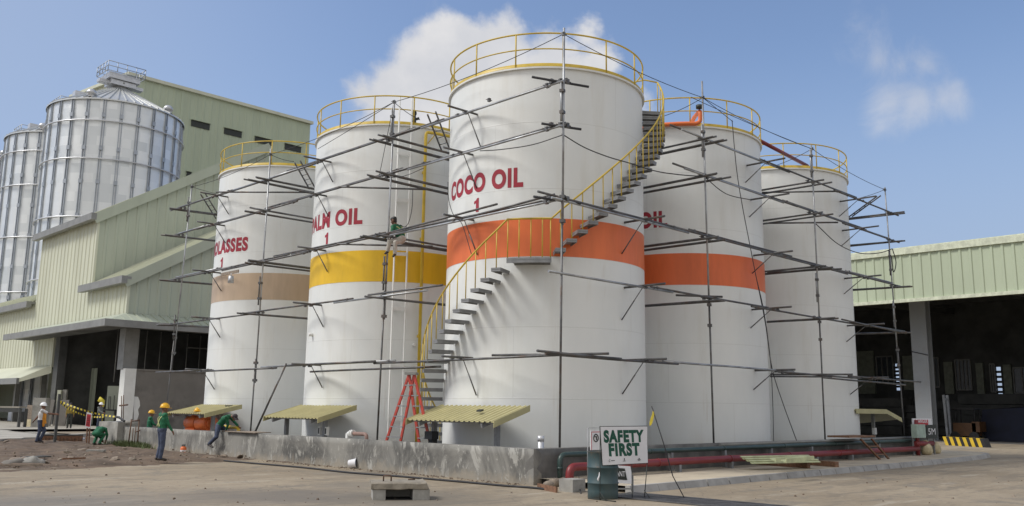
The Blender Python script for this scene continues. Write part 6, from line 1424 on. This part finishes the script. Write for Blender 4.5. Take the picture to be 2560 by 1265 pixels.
tc = nt.nodes.new('ShaderNodeTexCoord'); nrm = nt.nodes.new('ShaderNodeVectorMath'); nrm.operation = 'NORMALIZE'; nt.links.new(tc.outputs['Generated'], nrm.inputs[0])
def wn(scale, detail, rough, off=(0, 0, 0), dist=0):
    mp = nt.nodes.new('ShaderNodeMapping'); mp.inputs['Location'].default_value = off; nt.links.new(nrm.outputs[0], mp.inputs[0])
    n = nt.nodes.new('ShaderNodeTexNoise'); n.inputs['Scale'].default_value = scale; n.inputs['Detail'].default_value = detail; n.inputs['Roughness'].default_value = rough; n.inputs['Distortion'].default_value = dist
    nt.links.new(mp.outputs[0], n.inputs['Vector']); return n.outputs['Fac']
def blobs(L):
    m = None
    for x, y, r, wt in L:
        d = ray(x, y).normalized(); dn = nt.nodes.new('ShaderNodeVectorMath'); dn.operation = 'DISTANCE'; nt.links.new(nrm.outputs[0], dn.inputs[0]); dn.inputs[1].default_value = d
        f = math_(nt, 'MULTIPLY', math_(nt, 'SUBTRACT', 1.0, math_(nt, 'DIVIDE', dn.outputs['Value'], r/F)), wt)
        m = f if m is None else math_(nt, 'SMOOTH_MAX', m, f, .2)
    return m
big = blobs([(1130, 125, 95, 1), (1075, 200, 125, 1), (1190, 150, 110, 1), (985, 245, 110, .9), (1255, 225, 150, 1), (1130, 290, 180, 1), (905, 235, 70, .55), (1380, 190, 120, .8), (1470, 90, 48, .5), (1440, 240, 120, .8), (1275, 75, 55, .35), (1500, 160, 75, .6), (1000, 330, 140, .9), (1560, 260, 80, .45)])
nb_ = wn(9, 9, .58, (3, 1, 2), .35); nb2 = wn(34, 6, .6)
dens = math_(nt, 'ADD', big, math_(nt, 'MULTIPLY', math_(nt, 'SUBTRACT', nb_, .5), 1.5)); dens = math_(nt, 'ADD', dens, math_(nt, 'MULTIPLY', math_(nt, 'SUBTRACT', nb2, .5), .6))
cover = ramp(nt, dens, -.04, .42)
sm = blobs([(2195, 150, 55, .5), (2250, 165, 60, .5), (2310, 160, 60, .55), (2230, 262, 70, .8), (2290, 252, 80, 1), (2360, 248, 80, .9), (2400, 265, 60, .5), (2200, 305, 50, .5), (2140, 120, 60, .25), (2150, 60, 60, .2), (1080, 5, 40, .2)])
d2 = math_(nt, 'ADD', sm, math_(nt, 'MULTIPLY', math_(nt, 'SUBTRACT', wn(13, 9, .62, (1, 4, 0), .6), .5), 1.9))
cover2 = math_(nt, 'MULTIPLY', ramp(nt, d2, .02, 1.0), .48)
cov = math_(nt, 'MAXIMUM', cover, cover2)
# unseen bank of white cloud added behind the camera as neutral fill light
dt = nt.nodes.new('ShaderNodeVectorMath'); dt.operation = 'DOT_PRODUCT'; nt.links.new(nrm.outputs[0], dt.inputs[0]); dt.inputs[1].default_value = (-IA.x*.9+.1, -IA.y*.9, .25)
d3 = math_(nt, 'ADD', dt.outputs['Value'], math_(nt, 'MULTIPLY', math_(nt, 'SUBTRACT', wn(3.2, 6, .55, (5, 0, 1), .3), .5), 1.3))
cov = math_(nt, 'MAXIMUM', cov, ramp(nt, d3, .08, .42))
ccol = mixc(nt, ramp(nt, wn(7, 6, .55, (0, 2, 7)), .32, .68), (.62, .635, .68), (.84, .825, .82))
ccs = nt.nodes.new('ShaderNodeVectorMath'); ccs.operation = 'SCALE'; nt.links.new(ccol, ccs.inputs[0]); ccs.inputs['Scale'].default_value = 1/SKY
# hazy milky layer low over the horizon belongs to the sky itself
grade = nt.nodes.new('ShaderNodeVectorMath'); grade.operation = 'MULTIPLY'; nt.links.new(sky.outputs[0], grade.inputs[0]); grade.inputs[1].default_value = (1.05, 1.06, 1.12)
sz = nt.nodes.new('ShaderNodeSeparateXYZ'); nt.links.new(nrm.outputs[0], sz.inputs[0])
dl = nt.nodes.new('ShaderNodeVectorMath'); dl.operation = 'DOT_PRODUCT'; nt.links.new(nrm.outputs[0], dl.inputs[0]); dl.inputs[1].default_value = -IR
hz = math_(nt, 'MAXIMUM', math_(nt, 'MULTIPLY', ramp(nt, sz.outputs[2], .40, .10), .8), math_(nt, 'MULTIPLY', ramp(nt, dl.outputs['Value'], .1, .6), .75))
hazy = mixc(nt, hz, grade.outputs[0], tuple(q/SKY for q in (.355, .45, .635)))
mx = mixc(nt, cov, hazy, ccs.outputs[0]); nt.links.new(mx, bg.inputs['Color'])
sc.view_settings.view_transform = 'Standard'; sc.view_settings.look = 'None'; sc.view_settings.exposure = 0; sc.view_settings.gamma = 1
sc.cycles.max_bounces = 6; sc.cycles.diffuse_bounces = 3
